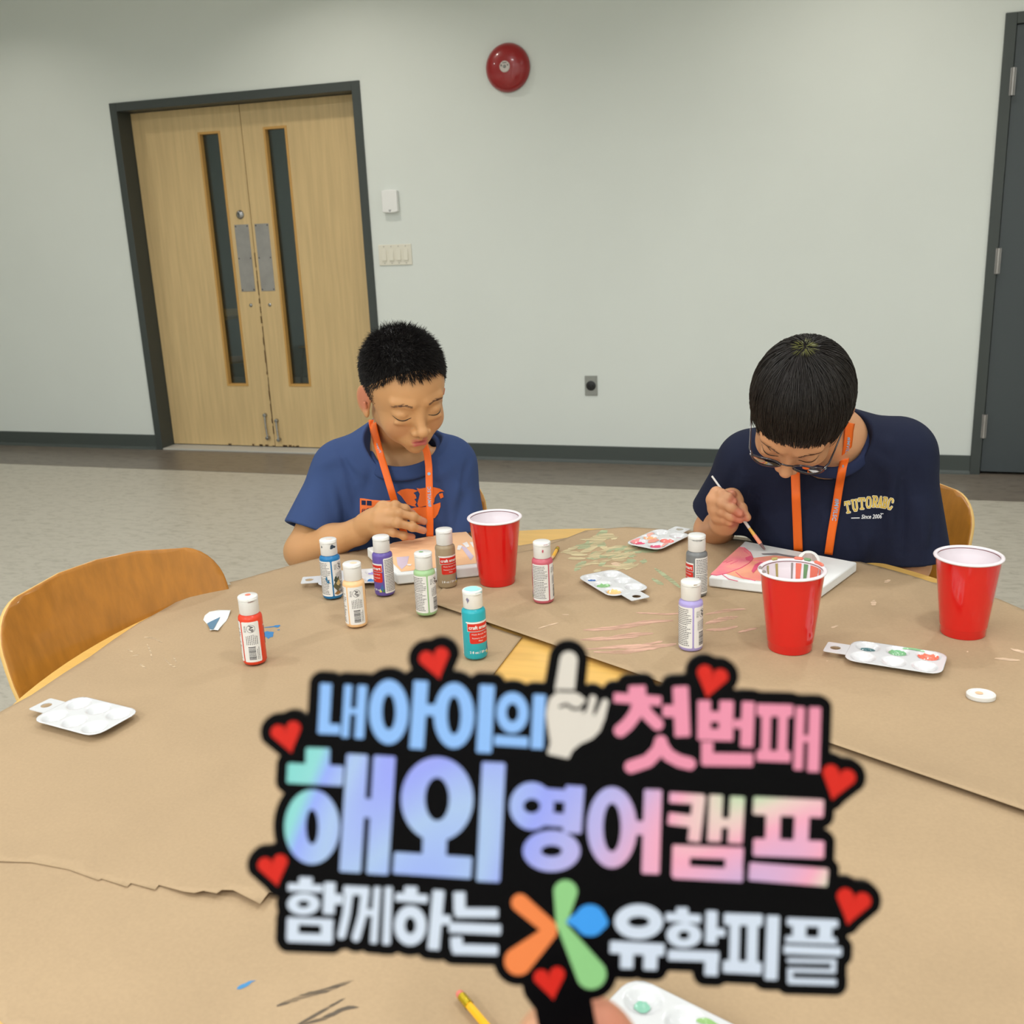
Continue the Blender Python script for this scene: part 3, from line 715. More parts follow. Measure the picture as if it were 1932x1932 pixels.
bT = bottle(844, 1107, srgb(158, 140, 112), -22, 'taupe', 'taupe brown paint bottle with its red front label facing out, left of the back cup')
bTe = bottle(898, 1240, srgb(36, 164, 176), -24, 'teal', 'turquoise paint bottle with a turquoise smeared cap, just above the sign', [('top', srgb(160, 226, 222), (.0135, 0, 0)), ('side', srgb(120, 186, 186), (.75, .5, .1015, .105)), ('side', srgb(130, 124, 150), (-.55, .18, .089, .0985))])
bPi = bottle(1026, 1136, srgb(196, 96, 110), 138, 'pink', 'dusty pink paint bottle beside the pencil, right of the back cup', [('side', srgb(196, 112, 130), (.45, .35, .1005, .1045)), ('side', srgb(190, 90, 110), (.1, .12, .090, .096))])
bG = bottle(1314, 1124, srgb(118, 120, 120), 76, 'grey', 'grey paint bottle directly behind the lavender bottle', [('side', srgb(90, 92, 94), (.1, .7, .0985, .1008))])
bL = bottle(1303, 1225, srgb(168, 156, 210), 160, 'lavender', 'lavender paint bottle in front of the grey bottle', [('side', srgb(170, 148, 116), (.45, .25, .1000, .1055))])
# smudged picture on the blue bottle label
def smudge(o, col, az, z0, z1, w_, name):
    r = random.Random(4); P = [(az + w_ * math.cos(t) * r.uniform(.5, 1.2), (z0 + z1) / 2 + (z1 - z0) / 2 * math.sin(t) * r.uniform(.6, 1.1)) for t in np.linspace(0, 2 * math.pi, 16)[:-1]]
    rr_ = BR + .0008; MB().add([(rr_ * math.sin(a_), -rr_ * math.cos(a_), z_) for a_, z_ in P], [tuple(range(len(P)))]).build('paint_smear', paint(name, col), o)
for az, z0, z1, w_, c in [(3.5, .014, .042, .45, srgb(96, 92, 66)), (3.6, .024, .036, .25, srgb(206, 180, 120)), (3.45, .008, .016, .35, srgb(150, 110, 60)), (3.35, .03, .044, .2, srgb(60, 74, 62)), (2.45, .034, .044, .12, srgb(40, 110, 150)), (2.6, .030, .037, .16, srgb(40, 110, 150))]:
    smudge(bB, c, az, z0, z1, w_, 'label_smear')

# ------------------------------------------------------------------ palettes
M['palette'] = mat('white_palette_plastic', srgb(216, 217, 218), .2, coat=.3)
def palette(name_label, c0, ang, paints, L=.122, W=.080, top=.0085, tab=True, tiltz=0, mirror=1):
    """six-well palette; c0 centre (x,y); length along local x, tab at -x"""
    z = max(f(c0[0] + dx, c0[1] + dy) for f in (zA, zB, zC) for dx in (-.06, 0, .06) for dy in (-.06, 0, .06)) + .0008
    o = empty('paint_palette', (c0[0], c0[1], z), ang, name_label, 'palette', 'white six-well paint palettes')
    wells = [(sx * L * .315, sy * W * .25) for sx in (-1, 0, 1) for sy in (-1, 1)]; R_ = .0165
    def hz_(x, y):
        h = top
        for (a, b) in wells:
            d = math.hypot(x - a, y - b) / R_
            if d < 1: h = min(h, top - (top - .0010) * (1 - d ** 2.4) ** 1.15)
        return h
    body = rrect(-L / 2, L / 2, -W / 2, W / 2, .018)
    me = flat_patch(body, .0019, hz_)
    q = link('palette_tray', me, M['palette'], o, smooth=True)
    s = q.modifiers.new('thickness', 'SOLIDIFY'); s.thickness = .0007; s.offset = -1
    # tab with a hole
    X, Y = np.meshgrid(np.arange(-L / 2 - .045, -L / 2 + .012, .0012), np.arange(-.03, .03, .0012))
    F = np.maximum(s_poly(X, Y, rrect(-L / 2 - .032, -L / 2 + .006, -.018, .018, .003)), -s_ell(X, Y, -L / 2 - .018, 0, .0075, .0075))
    t = solid2d(contours(F, -L / 2 - .045, -.03, .0012), .0010, top - .0011)
    link('palette_tab', t, M['palette'], o)
    for (k, c, sc_, sx, sy) in paints:
        a, b = wells[k] if isinstance(k, int) else k; r = random.Random(int(k) if isinstance(k, int) else int(k[0] * 9999))
        if isinstance(k, int):
            P = [(a + sx * .004 + .013 * sc_ * math.cos(t) * r.uniform(.8, 1.05), b + sy * .004 + .013 * sc_ * math.sin(t) * r.uniform(.8, 1.05)) for t in np.linspace(0, 2 * math.pi, 22)[:-1]]
            me = flat_patch(P, .002, lambda x, y: max(hz_(x, y) + .0006, .0035 + .0006 * math.sin(x * 900) * math.sin(y * 700)))
        else:
            P = [(a + sx * math.cos(t) * r.uniform(.7, 1.1), b + sy * math.sin(t) * r.uniform(.7, 1.1)) for t in np.linspace(0, 2 * math.pi, 18)[:-1]]
            me = flat_patch(P, .002, lambda x, y: hz_(x, y) + .0007)
        link('wet_paint', me, mat('wet_paint', c, .15, coat=.5, bump=.3, bscale=120), o, smooth=True)
    return o
def mid(*q):
    P = [at(a[0], a[1], .750) for a in q]; return (sum(p.x for p in P) / len(P), sum(p.y for p in P) / len(P))
def dirang(a, b):
    p, q = at(*a, .750), at(*b, .750); return math.atan2(q.y - p.y, q.x - p.x)
palette('clean empty white paint palette at the left of the table', mid((57, 1360), (150, 1317), (267, 1345), (180, 1396)), dirang((96, 1338), (224, 1371)), [])
P2 = palette('white paint palette with blue, green and peach paint in the middle of the table', mid((1085, 1092), (1165, 1078), (1228, 1110), (1150, 1131)), dirang((1190, 1121), (1126, 1084)), [(5, srgb(14, 96, 176), .6, 0, .3), (3, srgb(132, 184, 122), .95, 0, 0), (1, srgb(246, 196, 130), 1.05, 0, 0)])
P3 = palette('white paint palette smeared with pink and coral paint at the far edge of the table', mid((1185, 1022), (1232, 1002), (1298, 1016), (1255, 1040)), dirang((1268, 1006), (1207, 1034)), [(5, srgb(214, 84, 120), .95, 0, 0), (3, srgb(238, 128, 120), 1.1, 0, 0), (4, srgb(222, 84, 116), .9, 0, 0), (2, srgb(250, 176, 130), 1.05, 0, 0), (1, srgb(200, 150, 170), .4, 0, .5), ((.018, .0), srgb(240, 150, 130), 1, .016, .010), ((.035, -.032), srgb(236, 150, 150), 1, .018, .006), ((-.02, -.03), srgb(246, 176, 160), 1, .014, .006), ((.03, .030), srgb(240, 160, 150), 1, .02, .006)])
P4 = palette('white paint palette with dark teal, green and coral paint beside the dripping red cup', mid((1600, 1216), (1790, 1240), (1778, 1272), (1597, 1245)), dirang((1600, 1230), (1784, 1258)), [(1, srgb(56, 110, 116), .85, 0, -.6), (3, srgb(122, 180, 132), 1, 0, 0), (5, srgb(248, 120, 96), 1.1, 0, 0), ((.02, .034), srgb(150, 200, 150), 1, .016, .004)], L=.130, W=.078)
P5c = at(1285, 1955, .750)
a5 = dirang((1205, 1862), (1370, 1945))
P5 = palette('white paint palette cut off by the bottom edge, with a little green paint', (at(1205, 1862, .75).x + .052 * math.cos(a5) + .034 * math.sin(a5), at(1205, 1862, .75).y + .052 * math.sin(a5) - .034 * math.cos(a5)), a5 + math.pi, [(4, srgb(140, 196, 172), .55, 0, .6), ((-.018, -.030), srgb(150, 190, 120), 1, .013, .0035), ((-.02, -.005), srgb(190, 210, 160), 1, .01, .006)])
P6 = palette('white paint palette with blue and lavender paint behind the blue bottle', mid((596, 1085), (735, 1070), (735, 1103), (596, 1108)), dirang((600, 1095), (735, 1086)), [(4, srgb(50, 130, 200), .9, 0, 0), (5, srgb(150, 140, 210), .9, 0, 0), (1, srgb(236, 214, 190), .8, 0, 0)])

# ------------------------------------------------------------------ canvases
M['canvas'] = mat('primed_canvas', srgb(232, 234, 232), .7, bump=.15, bscale=900)
def canvas(corners, th, label, topmat=None):
    P = [at(u, v, .742 + th + .004) for (u, v) in corners]
    c = sum((Vector((p.x, p.y, 0)) for p in P), Vector()) / len(P)
    o = empty('stretched_canvas', (c.x, c.y, 0), 0, label, 'canvas', 'canvases being painted by the boys')
    z0 = max(max(zA(p.x, p.y), zB(p.x, p.y)) for p in P) + .0012
    n = len(P); mb = MB().add([(p.x - c.x, p.y - c.y, zz) for zz in (z0, z0 + th) for p in P], [tuple(range(n)), tuple(range(n, 2 * n))] + [(i, (i + 1) % n, n + (i + 1) % n, n + i) for i in range(n)])
    mb.build('canvas_block', M['canvas'], o, bevel=.003, seg=3)
    return o, c, z0 + th
cR = [(1337, 1088), (1545, 1112), (1617, 1060), (1405, 1020)]
cvR, cc, zt = canvas(cR, .018, 'white canvas painted with pink and coral shapes in front of the boy with glasses')
def cpatch(name, P, m, o, c, z, h):
    Q = [at(u, v, z) for u, v in P]
    me = flat_patch([(q.x - c.x, q.y - c.y) for q in Q], .008, lambda x, y: z + h); return link(name, me, m, o)
MP = {k: paint('canvas_' + k, v, .45) for k, v in dict(pink=srgb(240, 140, 150), salmon=srgb(246, 172, 140), deep=srgb(228, 96, 128), grey=srgb(140, 136, 140), peach=srgb(246, 198, 152), coral=srgb(240, 128, 120), lilac=srgb(206, 190, 206), white=srgb(238, 234, 230)).items()}
MP['salmon'] = mat('canvas_salmon_mix', srgb(248, 178, 142), .45, col2=srgb(243, 148, 136), vscale=22)
MP['pink'] = mat('canvas_pink_mix', srgb(238, 128, 146), .45, col2=srgb(246, 164, 148), vscale=26)
cpatch('painted_shape', [(1346, 1081), (1365, 1065), (1394, 1035), (1408, 1037), (1418, 1045), (1421, 1053), (1460, 1048), (1504, 1052), (1506, 1068), (1478, 1066), (1455, 1098), (1420, 1095), (1400, 1092), (1370, 1083)], MP['salmon'], cvR, cc, zt, .0003)
cpatch('painted_shape', [(1341, 1083), (1352, 1073), (1366, 1058), (1394, 1033), (1404, 1034), (1416, 1043), (1421, 1055), (1412, 1063), (1395, 1073), (1370, 1082), (1350, 1086)], MP['pink'], cvR, cc, zt, .0007)
cpatch('painted_shape', [(1406, 1053), (1416, 1049), (1421, 1054), (1418, 1060), (1408, 1058)], MP['deep'], cvR, cc, zt, .0010)
cpatch('painted_shape', [(1424, 1066), (1434, 1061), (1440, 1062), (1430, 1072), (1421, 1082), (1418, 1078)], MP['deep'], cvR, cc, zt, .0010)
cpatch('painted_shape', [(1484, 1061), (1505, 1053), (1506, 1062), (1490, 1064)], MP['coral'], cvR, cc, zt, .0010)
cpatch('painted_shape', [(1436, 1045), (1465, 1044), (1480, 1047), (1506, 1051), (1504, 1054), (1470, 1048), (1440, 1047)], MP['grey'], cvR, cc, zt, .0009)
def cline(P, w_, m, o, c, z, h=.0012):
    pts = [at(u, v, z) for u, v in P]; Q = []
    for i in range(len(pts) - 1):
        for t in range(4): Q.append(pts[i].lerp(pts[i + 1], t / 4))
    Q.append(pts[-1])
    MB().tube([(q.x - c.x, q.y - c.y, z + h * .4) for q in Q], w_, 6).build('painted_line', m, o, smooth=True)
for P, w_ in [([(1341, 1084), (1352, 1086), (1372, 1082), (1398, 1072), (1413, 1063), (1421, 1054), (1416, 1043), (1404, 1034), (1394, 1033)], .0009), ([(1362, 1084), (1375, 1093), (1392, 1097)], .0007), ([(1388, 1080), (1400, 1090), (1425, 1096)], .0007), ([(1364, 1062), (1372, 1059)], .0008), ([(1370, 1063), (1382, 1058)], .0008), ([(1378, 1065), (1392, 1059)], .0008), ([(1404, 1040), (1414, 1047)], .0007), ([(1421, 1058), (1450, 1060), (1480, 1060), (1500, 1056)], .0007)]:
    cline(P, w_, MP['deep'], cvR, cc, zt)
cL = [(748, 1083), (937, 1064), (879, 1000), (692, 1032)]
cvL, ccL, ztL = canvas(cL, .020, 'canvas covered in peach paint in front of the boy in the blue shirt')
cpatch('painted_shape', [(757, 1079), (928, 1060), (877, 1001), (742, 1024), (716, 1038)], MP['peach'], cvL, ccL, ztL, .0004)
for P in [[(748, 1052), (772, 1050), (768, 1066), (758, 1075), (750, 1066)], [(866, 1028), (880, 1034), (894, 1050), (888, 1058), (878, 1044)], [(888, 1022), (900, 1030), (906, 1042), (896, 1036)]]:
    cpatch('painted_shape', P, MP['lilac'], cvL, ccL, ztL, .0008)
for P in [[(864, 1030), (872, 1030), (868, 1039), (862, 1038)], [(872, 1026), (881, 1023), (886, 1032), (880, 1034)], [(886, 1024), (893, 1023), (897, 1033), (893, 1034)], [(768, 1065), (777, 1065), (775, 1068), (769, 1068)]]:
    cpatch('painted_shape', P, MP['white'], cvL, ccL, ztL, .0010)

# ------------------------------------------------------------------ loose things
# torn card
cp_ = [(383, 1165), (386, 1158), (395, 1152), (412, 1149), (435, 1149), (430, 1160), (426, 1167), (421, 1172), (415, 1180), (411, 1187), (404, 1185), (396, 1186), (394, 1176), (388, 1170)]
Q = [at(u, v, .748) for u, v in cp_]; c = sum(Q, Vector()) / len(Q)
def zcard(x, y): return zA(c.x, c.y) + .0010 + .0045 * ((x / .04) ** 2 + (y / .04) ** 2) * .5
card = link('torn_card', flat_patch([(q.x - c.x, q.y - c.y) for q in Q], .006, lambda x, y: zcard(x, y)), mat('white_card', srgb(232, 234, 230), .7), smooth=True)
card.location = (c.x, c.y, 0); s = card.modifiers.new('t', 'SOLIDIFY'); s.thickness = .0006
tag(card, 'small torn white card with a slate blue triangle on it', 'card')
tri = [at(u, v, .748) for u, v in [(390, 1172), (397, 1168), (415, 1160), (408, 1172), (402, 1186), (396, 1185)]]
q = link('blue_print', flat_patch([(p.x - c.x, p.y - c.y) for p in tri], .006, lambda x, y: zcard(x, y) + .0008), mat('slate_blue_print', srgb(86, 124, 150), .6), card)
# round white lid
p = at(1850, 1320); lid = empty('bottle_lid', (p.x, p.y, zB(p.x, p.y) + .001), 0, 'small loose white oval lid with a peach spot, at the right of the table', 'lid')
pl = MB().lathe([(0, 0), (.0175, 0), (.018, .001), (.018, .0055), (.017, .0065), (.0155, .0062), (.015, .0050), (0, .0050)], 40).build('lid_disc', M['cap'], lid, smooth=True); pl.scale.y = .82
link('paint_spot', flat_patch([(-.002 + .005 * math.cos(t), .002 + .0045 * math.sin(t)) for t in np.linspace(0, 2 * math.pi, 12)[:-1]], .004, lambda x, y: .0056), paint('peach_spot', srgb(240, 190, 150)), lid)
# grey blob lid on the canvas behind the dripping cup
p = at(1525, 1071, zt + .004); lid2 = empty('jar_lid', (p.x, p.y, zt + .0014), 0, 'small lid smeared with grey paint lying on the white canvas behind the dripping cup', 'lid')
MB().lathe([(0, 0), (.0165, 0), (.018, .003), (.0185, .007), (.017, .008), (0, .008)], 36).build('lid_disc', M['cap'], lid2, smooth=True)
lid2.rotation_euler = (math.radians(48), 0, math.radians(8)); lid2.location.z += .0130
rq = random.Random(8)
link('grey_paint', flat_patch([(.0155 * math.cos(t) * rq.uniform(.85, 1.1), -.001 + .0145 * math.sin(t) * rq.uniform(.85, 1.1)) for t in np.linspace(0, 2 * math.pi, 20)[:-1]], .003, lambda x, y: .0088 + .0008 * math.sin(x * 400)), paint('warm_grey_paint', srgb(166, 148, 140)), lid2)
# pencils
def pencil(p0, p1, label, L=.12, cut=False):
    p0 = Vector(p0); p1 = Vector(p1); d = (p1 - p0).normalized(); o = empty('pencil', p0, 0, label, 'pencil', 'yellow pencils')
    q = d.to_track_quat('X', 'Z'); o.rotation_mode = 'QUATERNION'; o.rotation_quaternion = q
    mb = MB(); n = 6; r_ = .0037
    vs = [(x, r_ * math.cos(math.pi / 3 * k), r_ * math.sin(math.pi / 3 * k)) for x in (.017, L) for k in range(6)]
    mb.add(vs, [(k, (k + 1) % 6, 6 + (k + 1) % 6, 6 + k) for k in range(6)] + [tuple(range(6)), tuple(range(6, 12))])
    mb.build('pencil_barrel', mat('pencil_yellow', srgb(242, 178, 10), .3, coat=.4), o, bevel=.0005)
    MB().lathe([(.0037, .005), (.0041, .006), (.0037, .008), (.0041, .010), (.0037, .012), (.0041, .014), (.0039, .018)], 20, axis='x').build('ferrule', mat('gold_ferrule', srgb(206, 178, 40), .25, metal=.8), o, smooth=True)
    MB().lathe([(0, 0), (.0028, .0003), (.0036, .002), (.0036, .007)], 16, axis='x').build('eraser', mat('eraser_pink', srgb(214, 120, 104), .8), o, smooth=True)
    MB().lathe([(.0034, L), (.0012, L + .014), (0, L + .018)], 12, axis='x').build('sharpened_tip', mat('pencil_wood', srgb(210, 170, 120), .7), o)
    return o
a_, b_ = at(866, 1885), at(905, 1932); a_.z = b_.z = TT + .0085; pencil(a_, b_, 'yellow pencil with a gold ferrule running off the bottom edge', .13)
a_, b_ = at(1053, 1039), at(1042, 1060); a_.z = b_.z = zB(a_.x, a_.y) + .0052; pencil(a_, b_, 'short yellow pencil stub lying behind the pink bottle', .06)

# ------------------------------------------------------------------ chairs
M['honey'] = mat('chair_plywood', srgb(182, 120, 42), .32, var=.22, vscale=5, stretch=(14, 14, .8), coat=.25)
M['ply_edge'] = mat('chair_ply_edge', srgb(222, 182, 112), .5)
def chair(loc, rz, label, parts=True):
    """local +y = the way the sitter faces"""
    o = empty('plywood_chair', loc, rz, label, 'chair', 'moulded plywood chairs round the table')
    # backrest: curved shell, wide rounded top corners, tapering down
    def shell(name, outline, fn, th, m):
        me = flat_patch(outline, .010); mapverts(me, fn); q = link(name, me, m, o, smooth=True)
        me.materials.append(M['ply_edge'])
        s = q.modifiers.new('t', 'SOLIDIFY'); s.thickness = th; s.offset = 0; s.material_offset_rim = 1; q.modifiers.new('b', 'BEVEL').width = .0015; q.modifiers['b'].limit_method = 'ANGLE'
        return q
    P = []
    half = []
    for t in np.linspace(0, 1, 10): half.append((.135 + .068 * math.sin(t * math.pi / 2), t * .22))
    c_ = [(.203 * 1, .22)]
    for a in np.linspace(0, math.pi / 2, 9): half.append((.140 + .063 * math.cos(a), .245 + .075 * math.sin(a)))
    half.append((.07, .331)); 
    P = half + [(0, .334)] + [(-x, y) for x, y in half[::-1]]
    P = dedupe(P)
    shell('backrest', P, lambda c: Vector((c.x, -.215 - .10 * c.y / .33 + .75 * c.x ** 2 * 1.25, .505 + c.y * .97)), .011, M['honey'])
    S = rrect(-.20, .20, -.20, .20, .07)
    shell('seat', S, lambda c: Vector((c.x, c.y, .445 + .18 * c.x ** 2 - .012 * math.exp(-((c.y - .2) / .05) ** 2))), .011, M['honey'])
    for sx in (-1, 1):
        MB().tube([(sx * .19, .20, .011), (sx * .175, .17, .25), (sx * .165, .14, .425)], .011, 10).build('leg', M['metal_leg'], o, smooth=True)
        MB().tube([(sx * .19, -.25, .011), (sx * .17, -.19, .25), (sx * .16, -.17, .42)], .011, 10).build('leg', M['metal_leg'], o, smooth=True)
        MB().tube([(sx * .10, -.16, .425), (sx * .10, -.214, .45), (sx * .10, -.228, .50), (sx * .10, -.245, .60)], .009, 8).build('back_support', M['metal_leg'], o, smooth=True)
    MB().tube([(-.165, .14, .428), (.165, .14, .428)], .010, 8).tube([(-.16, -.17, .425), (.16, -.17, .425)], .010, 8).build('seat_frame', M['metal_leg'], o, smooth=True)
    return o
# ------------------------------------------------------------------ hand held sign
SD = 0.42                      # distance of the sign plate from the eye
K = SD / FPX
sign = bpy.data.objects.new('hand_held_sign', None); COL.objects.link(sign)
sign.matrix_world = CAMM @ Matrix.Translation((0, 0, -SD))
tag(sign, 'black cut-out sign with Korean lettering, red hearts and a pointing hand', 'sign')
# guide coordinates: tenths of millimetres on the plate, y downwards
GX0, GY0, GX1, GY1, GH = 460, 1185, 1670, 2160, 2.0
GXs, GYs = np.meshgrid(np.arange(GX0, GX1, GH), np.arange(GY0, GY1, GH))
def A1(x, y): return (460 + x / 3.019, 1180 + y / 3.019)
def A2(x, y): return (1060 + x / 3.116, 1200 + y / 3.116)
def A3(x, y): return (460 + x / 3.116, 1580 + y / 3.116)
def A4(x, y): return (1040 + x / 3.019, 1600 + y / 3.019)
AI = lambda x, y: (x, y)
SCL = {A1: 3.019, A2: 3.116, A3: 3.116, A4: 3.019, AI: 1}
def glyph(tr, items):
    D = np.full(GXs.shape, 1e3)
    s = SCL[tr]
    for it in items:
        if it[0] == 'L':
            pts = [tr(*p) for p in it[2:]]
            for a, b in zip(pts[:-1], pts[1:]): D = np.minimum(D, s_seg(GXs, GYs, a, b, it[1] / s))
            for p in pts[1:-1]: D = np.minimum(D, np.hypot(GXs - p[0], GYs - p[1]) - it[1] / s / 2)
        elif it[0] == 'R':      # round ended
            pts = [tr(*p) for p in it[2:]]
            for a, b in zip(pts[:-1], pts[1:]): D = np.minimum(D, s_seg(GXs, GYs, a, b, it[1] / s, butt=False))
        elif it[0] == 'O':
            c = tr(it[1], it[2]); o = s_ell(GXs, GYs, c[0], c[1], it[3] / s, it[4] / s)
            h = s_ell(GXs, GYs, c[0], c[1], it[5] / s, it[6] / s)
            D = np.minimum(D, np.maximum(o, -h))
        elif it[0] == 'X':      # cut
            c = tr(it[1], it[2]); D = np.maximum(D, -s_ell(GXs, GYs, c[0], c[1], it[3] / s, it[4] / s))
        elif it[0] == 'C':      # cut line
            pts = [tr(*p) for p in it[2:]]
            for a, b in zip(pts[:-1], pts[1:]): D = np.maximum(D, -s_seg(GXs, GYs, a, b, it[1] / s, butt=False))
        elif it[0] == 'T':      # tapered drop
            D = np.minimum(D, s_seg(GXs, GYs, tr(*it[1]), tr(*it[3]), 2 * it[2] / s, 2 * it[4] / s, butt=False))
        elif it[0] == 'P':
            D = np.minimum(D, s_poly(GXs, GYs, [tr(*p) for p in it[1:]]))
    return D
ALL = []
def plaque(name, D, m, z0, depth, label=None, grow=True, bevel=0):
    if grow: ALL.append(D); D = D + (1.7 if name == 'lettering' else .8)
    D = D.copy(); D[0, :] = D[-1, :] = 9; D[:, 0] = D[:, -1] = 9
    L = [[((x - 966) * K, -(y - 966) * K) for x, y in l] for l in contours(D, GX0, GY0, GH)]
    me = solid2d(L, depth, z0 + depth / 2, bevel); o = link(name, me, m, sign)
    if label: o['label'] = label
    return o
lacq = dict(rough=.35, spec=.15)
MS = {'blue': mat('sign_blue', srgb(124, 162, 212), **lacq), 'pink': mat('sign_pink', srgb(204, 126, 148), **lacq), 'white': mat('sign_white', srgb(184, 192, 206), **lacq), 'red': mat('sign_red', srgb(186, 34, 24), **lacq),
      'cream': mat('sign_cream', srgb(192, 184, 175), **lacq), 'orange': mat('sign_orange', srgb(210, 116, 64), **lacq), 'green': mat('sign_green', srgb(126, 176, 116), **lacq), 'azure': mat('sign_azure', srgb(56, 136, 208), **lacq),
      'black': mat('sign_black', srgb(5, 4, 5), .3, spec=.06)}
# iridescent foil
fo = mat('sign_holographic_foil', srgb(170, 170, 230), .38, spec=.5); nt = fo.node_tree; b = nt.nodes['Principled BSDF']
tc = nt.nodes.new('ShaderNodeTexCoord'); mp = nt.nodes.new('ShaderNodeMapping'); mp.inputs['Scale'].default_value = (11, 11, 11); mp.inputs['Rotation'].default_value = (0, 0, .6)
wv = nt.nodes.new('ShaderNodeTexWave'); wv.wave_type = 'BANDS'; wv.inputs['Scale'].default_value = .32; wv.inputs['Distortion'].default_value = 5; wv.inputs['Detail'].default_value = 1.2; wv.inputs['Detail Scale'].default_value = .9
sx = nt.nodes.new('ShaderNodeSeparateXYZ'); rp = nt.nodes.new('ShaderNodeValToRGB')
ma = nt.nodes.new('ShaderNodeMath'); ma.operation = 'MULTIPLY_ADD'; ma.inputs[1].default_value = 3.9; ma.inputs[2].default_value = .36
m2 = nt.nodes.new('ShaderNodeMath'); m2.operation = 'MULTIPLY_ADD'; m2.inputs[1].default_value = .26
for a_, b_ in ((tc.outputs['Object'], mp.inputs[0]), (mp.outputs[0], wv.inputs['Vector']), (tc.outputs['Object'], sx.inputs[0]), (sx.outputs[0], ma.inputs[0]), (wv.outputs['Fac'], m2.inputs[0]), (ma.outputs[0], m2.inputs[2]), (m2.outputs[0], rp.inputs[0]), (rp.outputs[0], b.inputs['Base Color'])):
    nt.links.new(a_, b_)
cr = rp.color_ramp
b.inputs['Specular IOR Level'].default_value = .2
stops = [(0, (128, 205, 200)), (.12, (140, 208, 206)), (.2, (146, 164, 240)), (.32, (166, 190, 228)), (.42, (150, 160, 238)), (.55, (172, 172, 228)), (.66, (184, 172, 222)), (.76, (206, 168, 206)), (.86, (238, 164, 186)), (.93, (226, 200, 190)), (1, (150, 220, 158))]
cr.elements[0].position = 0; cr.elements[0].color = srgb(*[k * .89 for k in stops[0][1]]); cr.elements[1].position = 1; cr.elements[1].color = srgb(*[k * .89 for k in stops[-1][1]])
for p_, c_ in stops[1:-1]: e = cr.elements.new(p_); e.color = srgb(*[k * .89 for k in c_])
Z1, DZ = .0032, .0006
row1 = [  # nae a i ui
    ('L', 74, (478, 318), (462, 610)), ('L', 66, (440, 577), (562, 582)), ('L', 52, (604, 325), (584, 632)), ('L', 62, (684, 328), (664, 638)), ('L', 42, (600, 478), (680, 482)),
    ('O', 832, 483, 116, 187, 33, 95), ('L', 90, (1015, 303), (988, 696)), ('L', 72, (1030, 470), (1100, 474)),
    ('O', 1200, 503, 119, 190, 33, 102), ('L', 95, (1388, 326), (1368, 718)),
    ('O', 1530, 487, 95, 120, 29, 47), ('L', 66, (1422, 642), (1625, 655)), ('L', 80, (1684, 380), (1668, 696))]
row1b = [  # cheot beon jjae
    ('L', 110, (436, 278), (438, 350)), ('L', 66, (296, 352), (582, 374)), ('R', 84, (448, 380), (425, 450), (380, 510), (338, 545)), ('R', 80, (465, 400), (500, 455), (555, 508)), ('L', 100, (688, 282), (702, 585)), ('L', 78, (580, 430), (660, 432)),
    ('R', 84, (575, 610), (560, 660), (500, 722), (400, 756)), ('R', 82, (572, 620), (620, 690), (680, 722), (742, 738)),
    ('L', 86, (828, 364), (826, 605)), ('L', 92, (958, 366), (952, 605)), ('L', 70, (800, 462), (990, 466)), ('L', 78, (786, 566), (1000, 572)), ('L', 84, (1086, 372), (1074, 646)), ('L', 60, (995, 505), (1060, 508)), ('L', 78, (845, 606), (845, 750)), ('L', 84, (812, 712), (1116, 716)),
    ('L', 80, (1130, 424), (1350, 430)), ('L', 62, (1190, 440), (1184, 690)), ('L', 62, (1288, 440), (1280, 690)), ('L', 72, (1128, 690), (1336, 698)), ('L', 62, (1388, 402), (1374, 778)), ('L', 78, (1474, 404), (1462, 790)), ('L', 46, (1390, 590), (1470, 594))]
row2a = [('L', 48, (603, 1406), (602, 1448)), ('L', 40, (544, 1454), (652, 1460)), ('O', 592, 1555, 53, 71, 10, 31), ('L', 43, (677, 1418), (663, 1641)), ('L', 44, (728, 1421), (714, 1645)), ('L', 38, (680, 1519), (710, 1521)),
    ('O', 826, 1503, 69, 80, 21, 39), ('L', 48, (822, 1570), (820, 1620)), ('L', 43, (743, 1622), (892, 1632)), ('L', 47, (932, 1433), (921, 1659))]
row2b = [('O', 1003, 1516, 43, 46, 14, 12), ('L', 38, (1084, 1477), (1078, 1568)), ('L', 26, (1020, 1494), (1074, 1498)), ('L', 28, (1018, 1539), (1074, 1544)), ('O', 1040, 1600, 55, 40, 18, 9),
    ('O', 1153, 1556, 48, 77, 15, 44), ('L', 36, (1230, 1484), (1225, 1644)), ('L', 28, (1188, 1556), (1225, 1558)),
    ('L', 22, (1259, 1500), (1326, 1504)), ('L', 25, (1257, 1539), (1312, 1546)), ('L', 26, (1317, 1494), (1306, 1584)), ('L', 28, (1348, 1494), (1344, 1584)), ('L', 30, (1388, 1497), (1383, 1587)), ('L', 20, (1350, 1547), (1385, 1549)),
    ('L', 25, (1267, 1600), (1400, 1605)), ('L', 27, (1266, 1639), (1399, 1646)), ('L', 36, (1283, 1588), (1281, 1650)), ('L', 36, (1382, 1593), (1380, 1657)),
    ('L', 36, (1416, 1515), (1550, 1521)), ('L', 30, (1455, 1525), (1453, 1590)), ('L', 30, (1509, 1525), (1506, 1592)), ('L', 35, (1416, 1593), (1551, 1598)), ('L', 36, (1408, 1638), (1558, 1650))]
